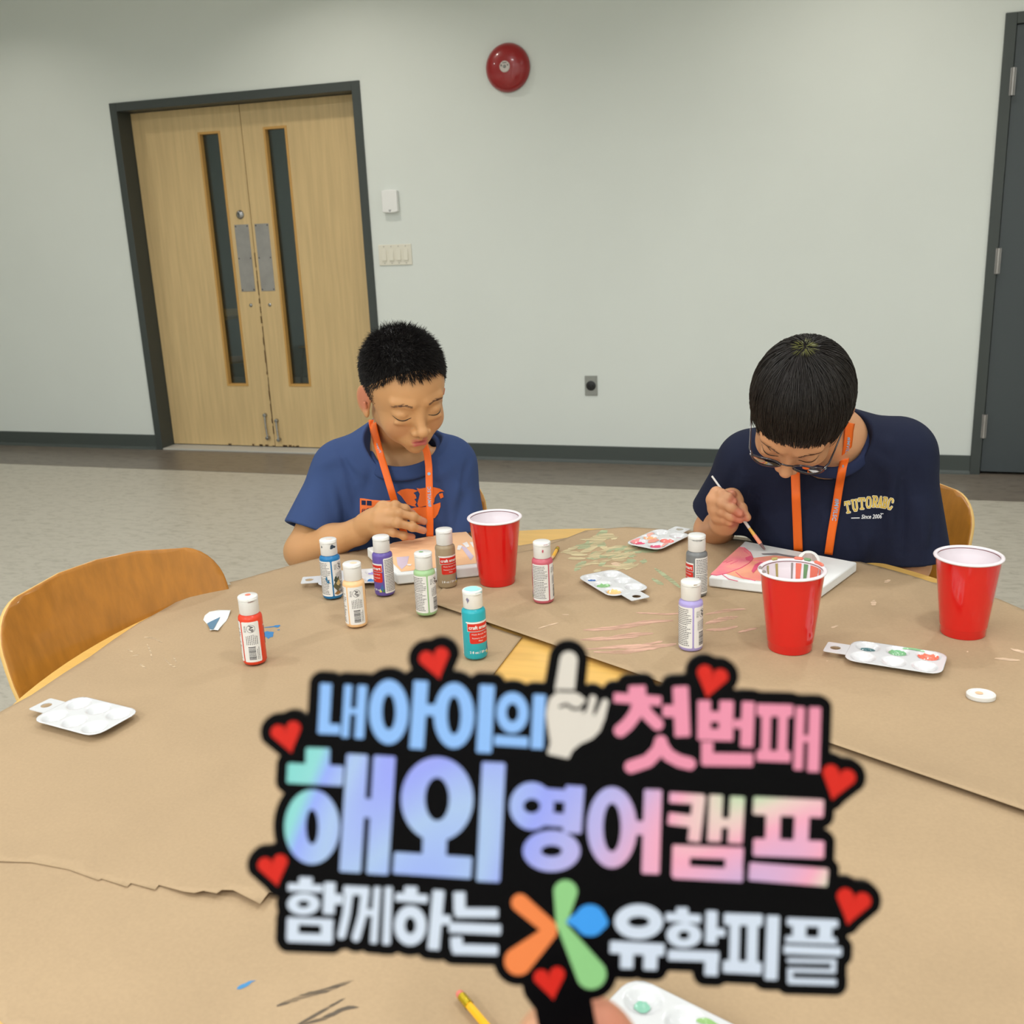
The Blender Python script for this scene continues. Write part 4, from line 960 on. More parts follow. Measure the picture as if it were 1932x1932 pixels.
row3a = [('L', 88, (375, 212), (373, 262)), ('L', 52, (265, 272), (478, 284)), ('O', 362, 372, 99, 68, 30, 16), ('L', 76, (516, 242), (508, 435)), ('L', 66, (530, 342), (596, 346)), ('L', 46, (262, 468), (540, 480)), ('L', 60, (264, 565), (536, 576)), ('L', 78, (300, 455), (296, 585)), ('L', 78, (500, 462), (496, 592)),
    ('L', 58, (590, 290), (748, 298)), ('R', 56, (628, 300), (612, 430), (584, 552)), ('R', 58, (722, 300), (704, 440), (668, 566)), ('L', 46, (700, 420), (785, 424)), ('L', 50, (792, 268), (770, 605)), ('L', 54, (858, 268), (844, 612)),
    ('L', 86, (988, 266), (986, 320)), ('L', 56, (892, 330), (1090, 344)), ('O', 984, 497, 98, 120, 27, 45), ('L', 78, (1150, 288), (1118, 642)), ('L', 62, (1140, 462), (1225, 466)),
    ('L', 78, (1270, 298), (1272, 425)), ('L', 62, (1240, 422), (1500, 424)), ('L', 66, (1205, 508), (1516, 522)), ('L', 80, (1252, 560), (1256, 640)), ('L', 66, (1225, 634), (1500, 642))]
row3b = [('O', 492, 400, 142, 102, 56, 26), ('L', 76, (325, 542), (642, 560)), ('L', 82, (426, 560), (424, 668)), ('L', 86, (560, 570), (556, 676)),
    ('L', 76, (738, 316), (738, 362)), ('L', 56, (640, 372), (848, 386)), ('O', 748, 476, 103, 74, 28, 20), ('L', 72, (906, 335), (900, 530)), ('L', 52, (900, 458), (985, 462)), ('L', 66, (654, 588), (950, 598)), ('L', 84, (905, 590), (900, 708)),
    ('L', 72, (970, 384), (1196, 392)), ('L', 64, (1036, 395), (1030, 650)), ('L', 68, (1136, 400), (1130, 655)), ('L', 76, (964, 652), (1192, 664)), ('L', 80, (1252, 362), (1238, 732))]
row3c = [('L', 52, (1325, 400), (1622, 412)), ('L', 84, (1400, 402), (1398, 505)), ('L', 84, (1548, 408), (1544, 512)), ('L', 44, (1318, 498), (1614, 510)), ('L', 56, (1308, 556), (1642, 570)), ('L', 32, (1325, 618), (1612, 624)), ('L', 34, (1594, 612), (1592, 690)), ('L', 32, (1328, 672), (1610, 680)), ('L', 38, (1347, 662), (1347, 752)), ('L', 42, (1330, 734), (1612, 742))]
plaque('lettering', glyph(A1, row1), MS['blue'], Z1, DZ, 'light blue Korean lettering, top line left')
plaque('lettering', glyph(A2, row1b), MS['pink'], Z1, DZ, 'pink Korean lettering, top line right')
plaque('lettering', glyph(AI, row2a), fo, Z1, DZ, 'large holographic Korean lettering, middle line left')
plaque('lettering', glyph(AI, row2b), fo, Z1, DZ, 'holographic Korean lettering, middle line right')
plaque('lettering', glyph(A3, row3a), MS['white'], Z1, DZ, 'white Korean lettering, bottom line left')
plaque('lettering', glyph(A4, row3b), MS['white'], Z1, DZ, 'white Korean lettering, bottom line right')
plaque('lettering', glyph(A4, [q for q in row3c if q[2][1] < 600]), MS['white'], Z1, DZ, 'upper half of the last white Korean syllable')
plaque('lettering', glyph(A4, [q for q in row3c if q[2][1] > 600]), MS['white'], Z1, DZ, 'lower half of the last white Korean syllable')
def heart(cx, cy, s, ang):
    a = math.radians(ang); X = ((GXs - cx) * math.cos(a) + (GYs - cy) * math.sin(a)) / s; Y = (-(GXs - cx) * math.sin(a) + (GYs - cy) * math.cos(a)) / s
    d1 = s_seg(X, Y, (-.25, -.22), (0, .50), .50, .03, butt=False); d2 = s_seg(X, Y, (.25, -.22), (0, .50), .50, .03, butt=False)
    h = np.clip(.5 + .5 * (d2 - d1) / .08, 0, 1); return (d2 * (1 - h) + d1 * h - .08 * h * (1 - h)) * s
for cx, cy, s_, an in [(823, 1249, 58, -14), (546, 1387, 58, -14), (521, 1636, 58, -12), (1338, 1283, 60, 14), (1574, 1472, 64, 16), (1602, 1704, 66, 14), (1038, 1847, 60, -10)]:
    plaque('heart', heart(cx, cy, s_, an), MS['red'], Z1, DZ)
fist = glyph(AI, [('T', (1072, 1243), 17, (1065, 1296), 19), ('P', (1031, 1330), (1036, 1314), (1050, 1303), (1072, 1299), (1092, 1306), (1104, 1316), (1108, 1330), (1136, 1346), (1137, 1360), (1131, 1376), (1117, 1390), (1095, 1400), (1080, 1412), (1072, 1428), (1031, 1419), (1037, 1398), (1032, 1368), (1029, 1345)), ('T', (1117, 1316), 8, (1105, 1346), 10), ('T', (1140, 1322), 7, (1130, 1352), 10),
    ('C', 4.2, (1056, 1330), (1068, 1326), (1080, 1334), (1094, 1334), (1102, 1324)), ('C', 4.2, (1109, 1312), (1104, 1334), (1100, 1340)), ('C', 4.0, (1128, 1316), (1120, 1344)), ('C', 4.0, (1052, 1300), (1080, 1301))])
plaque('pointing_hand', fist, MS['cream'], Z1, DZ, 'cream cartoon hand with its index finger pointing up')
plaque('petal', glyph(AI, [('T', (981, 1697), 17, (1036, 1744), 15), ('T', (978, 1806), 27, (1037, 1752), 14)]), MS['orange'], Z1, DZ, 'orange bent petal of the flower emblem')
plaque('petal', glyph(AI, [('T', (1066, 1677), 23, (1058, 1740), 10), ('T', (1058, 1738), 9, (1114, 1830), 29)]), MS['green'], Z1, DZ, 'green double petal of the flower emblem')
plaque('petal', glyph(AI, [('T', (1072, 1731), 6, (1112, 1730), 30), ('T', (1112, 1730), 30, (1132, 1733), 14)]), MS['azure'], Z1, DZ, 'blue drop petal of the flower emblem')
board = ALL[0]
for D in ALL[1:]: board = np.minimum(board, D)
board = board - 20
inner = s_poly(GXs, GYs, [(600, 1300), (1030, 1310), (1150, 1300), (1540, 1330), (1545, 1440), (1555, 1660), (1575, 1760), (1560, 1840), (1180, 1790), (1120, 1850), (1000, 1830), (960, 1770), (550, 1760), (545, 1660), (560, 1460), (600, 1420)])
board = np.minimum(board, inner)
for a_, b_, wd in [((1046, 1800), (1075, 1960), 108)]: board = np.minimum(board, s_seg(GXs, GYs, a_, b_, wd, butt=False))
# close the narrow gaps of the outline
handle = s_seg(GXs, GYs, (1078, 1860), (1080, 2150), 76)
board = np.minimum(board, s_seg(GXs, GYs, (1040, 1850), (1078, 1930), 110, 76, butt=False))
plaque('board', board, MS['black'], 0, .0032, 'black lacquered plate cut around the lettering', grow=False)
hd = plaque('stick_handle', handle, mat('stick_grey', srgb(46, 46, 48), .5), -.0042, .0042, 'dark grey flat stick', grow=False, bevel=.0012)
HBODY = .0020; HCLOTH = .0035
# ------------------------------------------------------------------ chairs in place
chair((-0.852, 1.816, 0), math.radians(205.5), 'honey plywood chair under the boy in the blue shirt')
chair((-0.050, 1.972, 0), math.radians(154), 'honey plywood chair under the boy with glasses, its back showing at his side')
q = chair((-0.915, 1.235, 0), math.radians(247), 'empty honey plywood chair pushed up to the left side of the round table'); q.scale.z = 1.02
q = chair((-4.55, 6.75, 0), 2.2, 'stand-in chair behind the left door pane, in place of a reflection in the glass'); q['group'] = 'stand-in chairs behind the door glass'  # added furniture behind the panes replaces the room's reflection in the glass
q = chair((-4.15, 7.75, 0), 1.2, 'stand-in chair behind the right door pane, in place of a reflection in the glass'); q['group'] = 'stand-in chairs behind the door glass'
t2 = empty('stand_in_table', (-5.15, 7.75, 0), 0, 'stand-in round table behind the door panes, in place of a reflection in the glass', 'table')  # added table, part of the same reflection stand-in
MB().lathe([(0, .70), (.44, .70), (.45, .71), (.45, .73), (0, .735)], 48).build('table_top', M['maple'], t2, smooth=True); MB().lathe([(.03, .70), (.03, .04), (.25, .02), (.25, 0), (0, 0)], 24).build('pedestal', M['metal_leg'], t2, smooth=True)

# ------------------------------------------------------------------ figures: smooth solids from distance fields
def V3(p): return np.array([p[0], p[1], p[2]], dtype=np.float32)
def smin(a, b, k):
    if k <= 0: return np.minimum(a, b)
    h = np.clip(.5 + .5 * (b - a) / k, 0, 1); return b * (1 - h) + a * h - k * h * (1 - h)
def smax(a, b, k): return -smin(-a, -b, k)
class Fig:
    def __init__(s): s.pr = []; s.fl = []; s.M = np.eye(4)
    def W(s, p): return (s.M[:3, :3] @ np.array(p, float) + s.M[:3, 3]).astype(np.float32)
    def cone(s, a, b, ra, rb=None, k=.01, sub=False, flat=None):
        rb = ra if rb is None else rb; a = s.W(a); b = s.W(b); ab = b - a; L2 = float(ab @ ab) + 1e-9
        def f(P):
            q = P - a; t = np.clip(q @ ab / L2, 0, 1); q = q - t[:, None] * ab
            return np.sqrt((q * q).sum(1)) - (ra + (rb - ra) * t)
        s.pr.append(((a + b) / 2, math.sqrt(L2) / 2 + max(ra, rb), f, k, sub)); return s
    def chain(s, pts, rs, k=.01):
        for i in range(len(pts) - 1): s.cone(pts[i], pts[i + 1], rs[i], rs[i + 1], k if i else k)
        return s
    def ell(s, c, r, k=.01, sub=False, rot=None):
        Rm = s.M[:3, :3] @ (np.array(rot) if rot is not None else np.eye(3)); c = s.W(c); r = np.array(r, np.float32); Rm = Rm.astype(np.float32)
        def f(P):
            q = (P - c) @ Rm; k0 = np.sqrt(((q / r) ** 2).sum(1)); k1 = np.sqrt(((q / (r * r)) ** 2).sum(1)) + 1e-6
            return k0 * (k0 - 1) / k1
        s.pr.append((c, float(r.max()), f, k, sub)); return s
    def plane_cut(s, c, n, R, k=.004):
        """remove everything beyond the plane inside a ball of radius R"""
        c = s.W(c); n = (s.M[:3, :3] @ np.array(n, float)).astype(np.float32); n /= np.linalg.norm(n)
        def f(P): return np.maximum(-((P - c) @ n), np.sqrt(((P - c) ** 2).sum(1)) - R)
        s.pr.append((c, R, f, k, True)); return s
    def torus(s, c, n, R, r, k=.004, sub=False, sq=1.0, ax=None):
        c = s.W(c); n = (s.M[:3, :3] @ np.array(n, float)).astype(np.float32); n /= np.linalg.norm(n)
        a1 = (s.M[:3, :3] @ np.array(ax if ax is not None else (1, 0, 0), float)).astype(np.float32); a1 -= n * (a1 @ n); a1 /= np.linalg.norm(a1); a2 = np.cross(n, a1)
        def f(P):
            q = P - c; h = q @ n; x = q @ a1; y = (q @ a2) / sq; return np.hypot(np.hypot(x, y) - R, h) - r
        s.pr.append((c, R * max(1, sq) + r, f, k, sub)); return s
    def ridge(s, a, b, w, amp):
        a = s.W(a); b = s.W(b); ab = b - a; L2 = float(ab @ ab) + 1e-9
        def f(P):
            q = P - a; t = np.clip(q @ ab / L2, 0, 1); q = q - t[:, None] * ab
            return -amp * np.exp(-(q * q).sum(1) / w ** 2) * np.sin(np.pi * np.clip(t, .06, .94)) ** .7
        s.fl.append(((a + b) / 2, math.sqrt(L2) / 2 + 3 * w, f)); return s
    def f(s, P):
        P = P.astype(np.float32); D = np.full(len(P), .5, np.float32)
        for c, R, fn, k, sub in s.pr:
            m = ((P - c) ** 2).sum(1) < (R + .05) ** 2
            if not m.any(): continue
            d = fn(P[m]); D[m] = smax(D[m], -d, k) if sub else smin(D[m], d, k)
        for c, R, fn in s.fl:
            m = ((P - c) ** 2).sum(1) < R * R
            if m.any(): D[m] += fn(P[m])
        return D
    def bounds(s):
        lo = np.min([c - R for c, R, f, k, sub in s.pr if not sub], 0) - .02; hi = np.max([c + R for c, R, f, k, sub in s.pr if not sub], 0) + .02
        return lo, hi
    def mesh(s, name, h, lo=None, hi=None):
        l0, h0 = s.bounds(); lo = l0 if lo is None else np.array(lo); hi = h0 if hi is None else np.array(hi)
        B = 8; n = (np.ceil((hi - lo) / (h * B)).astype(int)) * B + 1
        G = np.full(n, .5, np.float32)
        nb = (n - 1) // B
        bi = np.stack(np.meshgrid(*[np.arange(k) for k in nb], indexing='ij'), -1).reshape(-1, 3)
        cen = lo + (bi + .5) * B * h
        d = np.concatenate([s.f(cen[i:i + 200000]) for i in range(0, len(cen), 200000)])
        act = bi[np.abs(d) < B * h * 1.25]; ins = bi[d <= -B * h * 1.25]
        for b in ins: G[b[0] * B:b[0] * B + B + 1, b[1] * B:b[1] * B + B + 1, b[2] * B:b[2] * B + B + 1] = -.5
        loc = np.stack(np.meshgrid(*[np.arange(B + 1)] * 3, indexing='ij'), -1).reshape(-1, 3)
        for i in range(0, len(act), 600):
            A = act[i:i + 600]; idx = (A[:, None, :] * B + loc[None]).reshape(-1, 3)
            G[idx[:, 0], idx[:, 1], idx[:, 2]] = s.f(lo + idx * h)
        S = G < 0
        c8 = [(i, j, k) for i in (0, 1) for j in (0, 1) for k in (0, 1)]
        def sl(A, o): return A[o[0]:n[0] - 1 + o[0], o[1]:n[1] - 1 + o[1], o[2]:n[2] - 1 + o[2]]
        cnt = sum(sl(S, o).astype(np.int8) for o in c8)
        cells = np.argwhere((cnt > 0) & (cnt < 8)); N = len(cells)
        ids = np.full(n - 1, -1, np.int32); ids[cells[:, 0], cells[:, 1], cells[:, 2]] = np.arange(N)
        acc = np.zeros((N, 3)); w = np.zeros(N)
        vals = {o: G[cells[:, 0] + o[0], cells[:, 1] + o[1], cells[:, 2] + o[2]] for o in c8}
        for a in c8:
            for ax in range(3):
                if a[ax]: continue
                b = list(a); b[ax] = 1; b = tuple(b); va, vb = vals[a], vals[b]; m = (va < 0) != (vb < 0)
                t = va[m] / (va[m] - vb[m]); p = np.tile(np.array(a, float), (m.sum(), 1)); p[:, ax] = t; acc[m] += p; w[m] += 1
        V = lo + (cells + acc / w[:, None]) * h
        F = []
        for ax in range(3):
            o1, o2 = [k for k in range(3) if k != ax]
            Sa = S; sh = [slice(None)] * 3; sh2 = [slice(None)] * 3; sh[ax] = slice(0, -1); sh2[ax] = slice(1, None)
            e = np.argwhere(Sa[tuple(sh)] != Sa[tuple(sh2)])
            e = e[(e[:, o1] > 0) & (e[:, o2] > 0) & (e[:, o1] < n[o1] - 1) & (e[:, o2] < n[o2] - 1)]
            flip = Sa[e[:, 0], e[:, 1], e[:, 2]]
            def idof(d1, d2):
                q = e.copy(); q[:, o1] -= d1; q[:, o2] -= d2; return ids[q[:, 0], q[:, 1], q[:, 2]]
            quad = np.stack([idof(1, 1), idof(0, 1), idof(0, 0), idof(1, 0)], 1)
            if ax == 1: flip = ~flip
            quad[~flip] = quad[~flip][:, ::-1]; F.append(quad)
        F = np.concatenate(F); F = F[(F >= 0).all(1)]
        for _ in range(2):      # pull the points onto the surface
            e = .0006; g = np.stack([s.f(V + np.array(v) * e) - s.f(V - np.array(v) * e) for v in ((1, 0, 0), (0, 1, 0), (0, 0, 1))], 1) / (2 * e)
            dd = s.f(V); L = (g * g).sum(1) + 1e-6; step = (dd / L)[:, None] * g; sn = np.linalg.norm(step, axis=1)[:, None] + 1e-9
            V = V - step * np.minimum(1, h * .5 / sn)
        me = bpy.data.meshes.new(name); me.vertices.add(len(V)); me.vertices.foreach_set('co', V.astype(np.float32).ravel())
        me.loops.add(F.size); me.loops.foreach_set('vertex_index', F.astype(np.int32).ravel()); me.polygons.add(len(F))
        me.polygons.foreach_set('loop_start', np.arange(0, F.size, 4, dtype=np.int32)); me.update(calc_edges=True); me.validate(); me.shade_smooth()
        return me
    def cast(s, o, d, tmax=1.0, off=0.0):
        """march points o along d to the surface"""
        o = np.atleast_2d(np.array(o, np.float32)); d = np.array(d, np.float32); d = d / np.linalg.norm(d, axis=-1, keepdims=True); d = np.broadcast_to(d, o.shape)
        t = np.zeros(len(o), np.float32)
        for _ in range(160):
            dd = s.f(o + d * t[:, None]) - off; t += np.clip(dd, -.004, .02) * .7
        return o + d * t[:, None]
def rotm(alpha, pitch, roll):
    """head / body frame: local x = own right, y = forward, z = up"""
    A = Matrix.Rotation(math.radians(180 + alpha), 3, 'Z') @ Matrix.Rotation(math.radians(-pitch), 3, 'X') @ Matrix.Rotation(math.radians(roll), 3, 'Y')
    return np.array(A)
def frame(c, R):
    M_ = np.eye(4); M_[:3, :3] = R; M_[:3, 3] = np.array(c); return M_

def skin(name, base, lip):
    m = mat(name, base, .48, spec=.35, sub=.12, bump=.05, bscale=500)
    nt = m.node_tree; b = nt.nodes['Principled BSDF']; at_ = nt.nodes.new('ShaderNodeAttribute'); at_.attribute_name = 'flush'
    n = nt.nodes.new('ShaderNodeTexNoise'); n.inputs['Scale'].default_value = 9; tc = nt.nodes.new('ShaderNodeTexCoord'); nt.links.new(tc.outputs['Object'], n.inputs['Vector'])
    r = nt.nodes.new('ShaderNodeValToRGB'); r.color_ramp.elements[0].color = tuple(c * .86 for c in base[:3]) + (1,); r.color_ramp.elements[1].color = tuple(min(1, c * 1.08) for c in base[:3]) + (1,)
    r.color_ramp.elements[0].position = .3; r.color_ramp.elements[1].position = .7; nt.links.new(n.outputs[0], r.inputs[0])
    mx = nt.nodes.new('ShaderNodeMix'); mx.data_type = 'RGBA'; nt.links.new(at_.outputs['Fac'], mx.inputs[0]); nt.links.new(r.outputs[0], mx.inputs[6]); mx.inputs[7].default_value = lip
    nt.links.new(mx.outputs[2], b.inputs['Base Color']); return m
def flush_attr(me, spots):
    n = len(me.vertices); co = np.empty(n * 3, np.float32); me.vertices.foreach_get('co', co); co = co.reshape(-1, 3); val = np.zeros(n, np.float32)
    for Mx, c, r, amp in spots:
        q = (co - (Mx[:3, :3] @ np.array(c) + Mx[:3, 3])) @ Mx[:3, :3]; d = (q / np.array(r)) ** 2; val = np.maximum(val, amp * np.clip(1.6 - 1.0 * d.sum(1), 0, 1))
    a = me.attributes.new('flush', 'FLOAT', 'POINT'); a.data.foreach_set('value', val)

def head_shape(F, slim=1.0, mouth_open=.0015, flare=.42):
    F.ell((0, -.018, .030), (.074, .092, .076), .001)
    F.ell((0, .010, .018), (.067 * slim, .073, .062), .02)
    F.ell((0, .022, -.026), (.060 * slim, .060, .062), .02)
    F.ell((0, .024, -.058), (.047 * slim, .047, .036), .02)
    F.ell((0, .060, -.087), (.016, .015, .014), .018)
    for s_ in (-1, 1):
        F.ell((s_ * .036 * slim, .046, -.036), (.024, .027, .026), .014)
        F.cone((s_ * .014, .078, .019), (s_ * .044, .066, .021), .0065, .0055, .012)
        F.ell((s_ * .031, .096, .001), (.017, .015, .010), .010, sub=True)
        F.ell((s_ * .031, .0650, -.002), (.0155, .0165, .0120), .005)
        F.ell((s_ * .031, .0745, -.0170), (.015, .006, .005), .010)      # lower lid bag
        F.ell((s_ * .041, -.012, -.050), (.018, .026, .022), .015)
    F.ell((0, .0615, -.062), (.028, .023, .021), .014)
    F.cone((0, .077, .002), (0, .093, -.030), .0068, .0095, .011)
    F.ell((0, .0975, -.0335), (.0105, .0095, .0090), .006)
    for s_ in (-1, 1):
        F.ell((s_ * .0125, .0885, -.0375), (.0070, .0085, .0065), .005)
        F.ell((s_ * .0060, .0960, -.0445), (.0036, .0042, .0030), .002, sub=True)
    F.cone((0, .0905, -.044), (0, .0885, -.052), .003, .0035, .004)
    for s_ in (-1, 1):
        F.cone((s_ * .003, .0850, -.0565), (s_ * .0200, .0755, -.0605), .0032, .0016, .004)
    F.cone((-.0095, .0815, -.0672), (.0095, .0815, -.0672), .0046, .0046, .004)
    for s_ in (-1, 1): F.cone((s_ * .0095, .0815, -.0672), (s_ * .0200, .0750, -.0622), .0042, .0016, .004)
    F.ell((0, .0900, -.0618), (.0165, .0085, mouth_open), .0012, sub=True)
    F.ell((0, .083, -.0775), (.016, .006, .0035), .006, sub=True)
    for s_ in (-1, 1):
        a = s_ * flare; c_, n_ = math.cos(a), math.sin(a); Rz = [[c_, -n_, 0], [n_, c_, 0], [0, 0, 1]]
        F.ell((s_ * .0765, -.016, -.014), (.0055, .0185, .0300), .005, rot=Rz)
        F.ell((s_ * .0740, -.008, -.040), (.0050, .0080, .0090), .005)
        F.ell((s_ * .0835, -.010, -.010), (.0048, .0105, .0190), .0025, sub=True, rot=Rz)
        F.ell((s_ * .0790, -.004, -.018), (.0050, .0050, .0075), .003, sub=True)
        F.cone((s_ * .0790, -.001, -.012), (s_ * .0770, .000, -.022), .0028, .0028, .003)
def lashes(F, P_, m):
    """closed-lid lash lines, eyebrows"""
    Mx = F.M
    for s_ in (-1, 1):
        pts = []
        for i in range(13):
            t = i / 12; x = s_ * (.0165 + .0305 * t); z = -.0065 - .0052 * math.sin(math.pi * (t * .92 + .04)) + .001 * t
            pts.append(Mx[:3, :3] @ np.array([x, .14, z]) + Mx[:3, 3])
        hit = F.cast(pts, Mx[:3, :3] @ np.array([0, -1.0, 0]), off=.0002)
        rs = [.0003] + [.0006] * 2 + [.0009] * 7 + [.0008, .0006, .0003]
        MB().tube(hit, rs, 6).build('eyelash', m, P_, smooth=True)
        r = random.Random(3); mb = MB(); S_ = []; 
        for i in range(70):
            t = r.random(); x = s_ * (.014 + .032 * t); z = .0175 + .0042 * math.sin(math.pi * (t * .8 + .1)) - .003 * t + r.gauss(0, .0013)
            S_.append((x, .14, z, s_))
        o = [Mx[:3, :3] @ np.array(q[:3]) + Mx[:3, 3] for q in S_]
        o2 = [Mx[:3, :3] @ np.array([q[0] + s_ * .0052, .14, q[2] + .0007 * r.uniform(-1, 1)]) + Mx[:3, 3] for q in S_]
        dr = Mx[:3, :3] @ np.array([0, -1.0, 0]); A = F.cast(o, dr, off=.0001); B_ = F.cast(o2, dr, off=.0009)
        for a, b in zip(A, B_): mb.tube([a, (a + b) / 2 + (b - a) * .02, b], [.00024, .00022, .0001], 3, caps=False)
        mb.build('eyebrow', M['brow'], P_)
def strands(name, P0, paths, rad, m, parent):
    """paths: array (n, k, 3) -> three-sided tapering hairs in one mesh"""
    P = np.array(paths, np.float32); n, k, _ = P.shape
    T = np.gradient(P, axis=1); T /= np.linalg.norm(T, axis=2, keepdims=True) + 1e-9
    up = np.random.RandomState(1).randn(n, 1, 3); A = np.cross(T, up); A /= np.linalg.norm(A, axis=2, keepdims=True) + 1e-9; Bv = np.cross(T, A)
    tt = np.linspace(0, 1, k); r = rad * (1 - .8 * tt ** 2)
    V = []
    for j in range(3):
        an = 2 * math.pi * j / 3; V.append(P + (A * math.cos(an) + Bv * math.sin(an)) * r[None, :, None])
    V = np.stack(V, 2).reshape(-1, 3)
    i, q, j = np.meshgrid(np.arange(n), np.arange(k - 1), np.arange(3), indexing='ij'); b = (i * k + q) * 3
    F_ = np.stack([b + j, b + (j + 1) % 3, b + 3 + (j + 1) % 3, b + 3 + j], -1).reshape(-1, 4)
    me = bpy.data.meshes.new(name); me.vertices.add(len(V)); me.vertices.foreach_set('co', V.astype(np.float32).ravel())
    me.loops.add(F_.size); me.loops.foreach_set('vertex_index', F_.astype(np.int32).ravel()); me.polygons.add(len(F_)); me.polygons.foreach_set('loop_start', np.arange(0, F_.size, 4, dtype=np.int32))
    me.update(calc_edges=True); me.shade_smooth(); return link(name, me, m, parent)
def px3(u, v, d): return np.array(atd(u, v, d))
def finger(F, pts, r0, r1, k=.004, kp=.010):
    n = len(pts) - 1
    for i in range(n):
        a = r0 + (r1 - r0) * i / n; b = r0 + (r1 - r0) * (i + 1) / n
        F.cone(pts[i], pts[i + 1], a, b, kp if i == 0 else .003)
    for p in pts[1:-1]: F.ell(p, (r0 * 1.06,) * 3, .003)
def folds(S, lst, mult):
    new = []
    for (a, b, w, amp) in lst:
        n = 5; o = [px3(a[0] + (b[0] - a[0]) * t, a[1] + (b[1] - a[1]) * t, 1.7) for t in np.linspace(0, 1, n)]
        dr = np.array(o) - EYE; dr /= np.linalg.norm(dr, axis=1, keepdims=True); q = S.cast(o, dr)
        if np.abs(S.f(q)).max() > .02: continue
        def f(P, q=q, w=w, amp=amp * mult):
            best = np.full(len(P), 9., np.float32); tt = np.zeros(len(P), np.float32)
            for i in range(len(q) - 1):
                ab = q[i + 1] - q[i]; t = np.clip((P - q[i]) @ ab / (ab @ ab + 1e-9), 0, 1); e = ((P - q[i] - t[:, None] * ab) ** 2).sum(1); m = e < best; best[m] = e[m]; tt[m] = (i + t[m]) / (len(q) - 1)
            return -amp * np.exp(-best / w ** 2) * np.sin(np.pi * np.clip(tt, .04, .96)) ** .6
        new.append((q.mean(0), np.linalg.norm(q[0] - q[-1]) / 2 + 3 * w, f))
    S.fl += new
class Comb:
    def __init__(s, *F): s.F = F
    def f(s, P):
        D = s.F[0].f(P)
        for q in s.F[1:]: D = np.minimum(D, q.f(P))
        return D
    cast = Fig.cast
M['cloth_blue'] = mat('blue_cotton', srgb(57, 76, 120), .85, spec=.2, bump=.12, bscale=700, var=.12, vscale=7)
M['cloth_navy'] = mat('navy_cotton', srgb(28, 33, 54), .85, spec=.2, bump=.12, bscale=700, var=.12, vscale=7)
M['cloth_navy_trim'] = mat('navy_rib', srgb(36, 44, 74), .85, spec=.2)
M['cloth_rib'] = mat('blue_rib', srgb(50, 67, 108), .85, spec=.2)
M['trouser'] = mat('dark_trousers', srgb(40, 42, 48), .85)
M['shoe'] = mat('dark_shoe', srgb(50, 50, 54), .6)
M['orange'] = mat('lanyard_orange', srgb(236, 104, 14), .55, bump=.1, bscale=900)
M['lan_ink'] = mat('lanyard_print', srgb(150, 178, 206), .6)
M['print_orange'] = mat('print_orange', srgb(236, 110, 34), .6)
M['hair'] = mat('black_hair', srgb(24, 20, 18), .55, spec=.35)
M['hairB'] = mat('dark_brown_hair', srgb(32, 26, 22), .45, spec=.4)
M['brow'] = mat('eyebrow_hair', srgb(104, 72, 52), .7)
M['skinA'] = skin('skin_tan', srgb(194, 145, 98), srgb(190, 98, 92))
M['skinB'] = skin('skin_light', srgb(204, 150, 110), srgb(186, 88, 78))

def legs(root, hips, dirv, side, kneez=.50):
    """trousers and shoes of a seated figure (own mesh for each)"""
    F = Fig(); F.M = np.eye(4); d = np.array(dirv); sd = np.array(side); h = np.array(hips)
    F.ell(h, (.15, .13, .10), .01, rot=np.stack([sd, d, [0, 0, 1]], 1))
    for s_ in (-1, 1):
        a = h + sd * s_ * .075 + np.array([0, 0, .0]); kn = a + d * .36 + np.array([0, 0, .0]) + sd * s_ * .03; kn[2] = kneez; an = kn + d * -.02; an[2] = .10
        F.cone(a, kn, .078, .058, .03); F.cone(kn, an, .058, .045, .02)
    me = F.mesh('trousers', .008); link('trousers', me, M['trouser'], root)
    for s_ in (-1, 1):
        an = h + sd * s_ * .105 + d * .34; G = Fig(); an[2] = .045
        G.ell(an + d * .0, (.04, .05, .045), .01, rot=np.stack([sd, d, [0, 0, 1]], 1)); G.ell(an + d * .08 + np.array([0, 0, -.006]), (.042, .085, .036), .03, rot=np.stack([sd, d, [0, 0, 1]], 1)); G.plane_cut(an + np.array([0, 0, -.043]), (0, 0, -1), .4)
        link('shoe', G.mesh('shoe', .006), M['shoe'], root)
# ------------------------------------------------------------------ boy in the blue shirt
def person_root(name, loc, label):
    return empty(name, loc, 0, label, 'person')
def adopt(root):
    for ch in root.children:
        if ch.parent == root: ch.matrix_parent_inverse = Matrix.Translation(root.location).inverted()
A = person_root('person', (-0.93, 1.98, 0), 'boy with short black hair and a blue T-shirt, hand at his chest')
hA = frame(px3(764, 737, 1.965), rotm(43, 23, 4))
FA = Fig(); FA.M = hA; head_shape(FA, .97, .0028)
sR, sL = px3(642, 886, 2.20), px3(846, 878, 2.14)      # his right / left shoulder
mid_ = (sR + sL) / 2; xr = (sR - sL); xr[2] = 0; xr /= np.linalg.norm(xr); zup = np.array([0, 0, 1.]); fw = np.cross(zup, xr)   # forward
if fw[1] > 0: fw = -fw
hipA = np.array([-.945, 2.005, .53])
nb = px3(752, 845, 2.175)
nk0 = hA[:3, :3] @ np.array([0, -.030, -.055]) + hA[:3, 3]; FA.M = np.eye(4)
FA.cone(nk0, nb + np.array([0, 0, .03]), .050, .050, .018); FA.cone(nb + np.array([0, 0, .03]), nb - np.array([0, 0, .05]), .05, .07, .02)
Rt = np.stack([xr, fw, zup], 1)
FA.cone(sR * .8 + mid_ * .2, sL * .8 + mid_ * .2, .035, .035, .03)
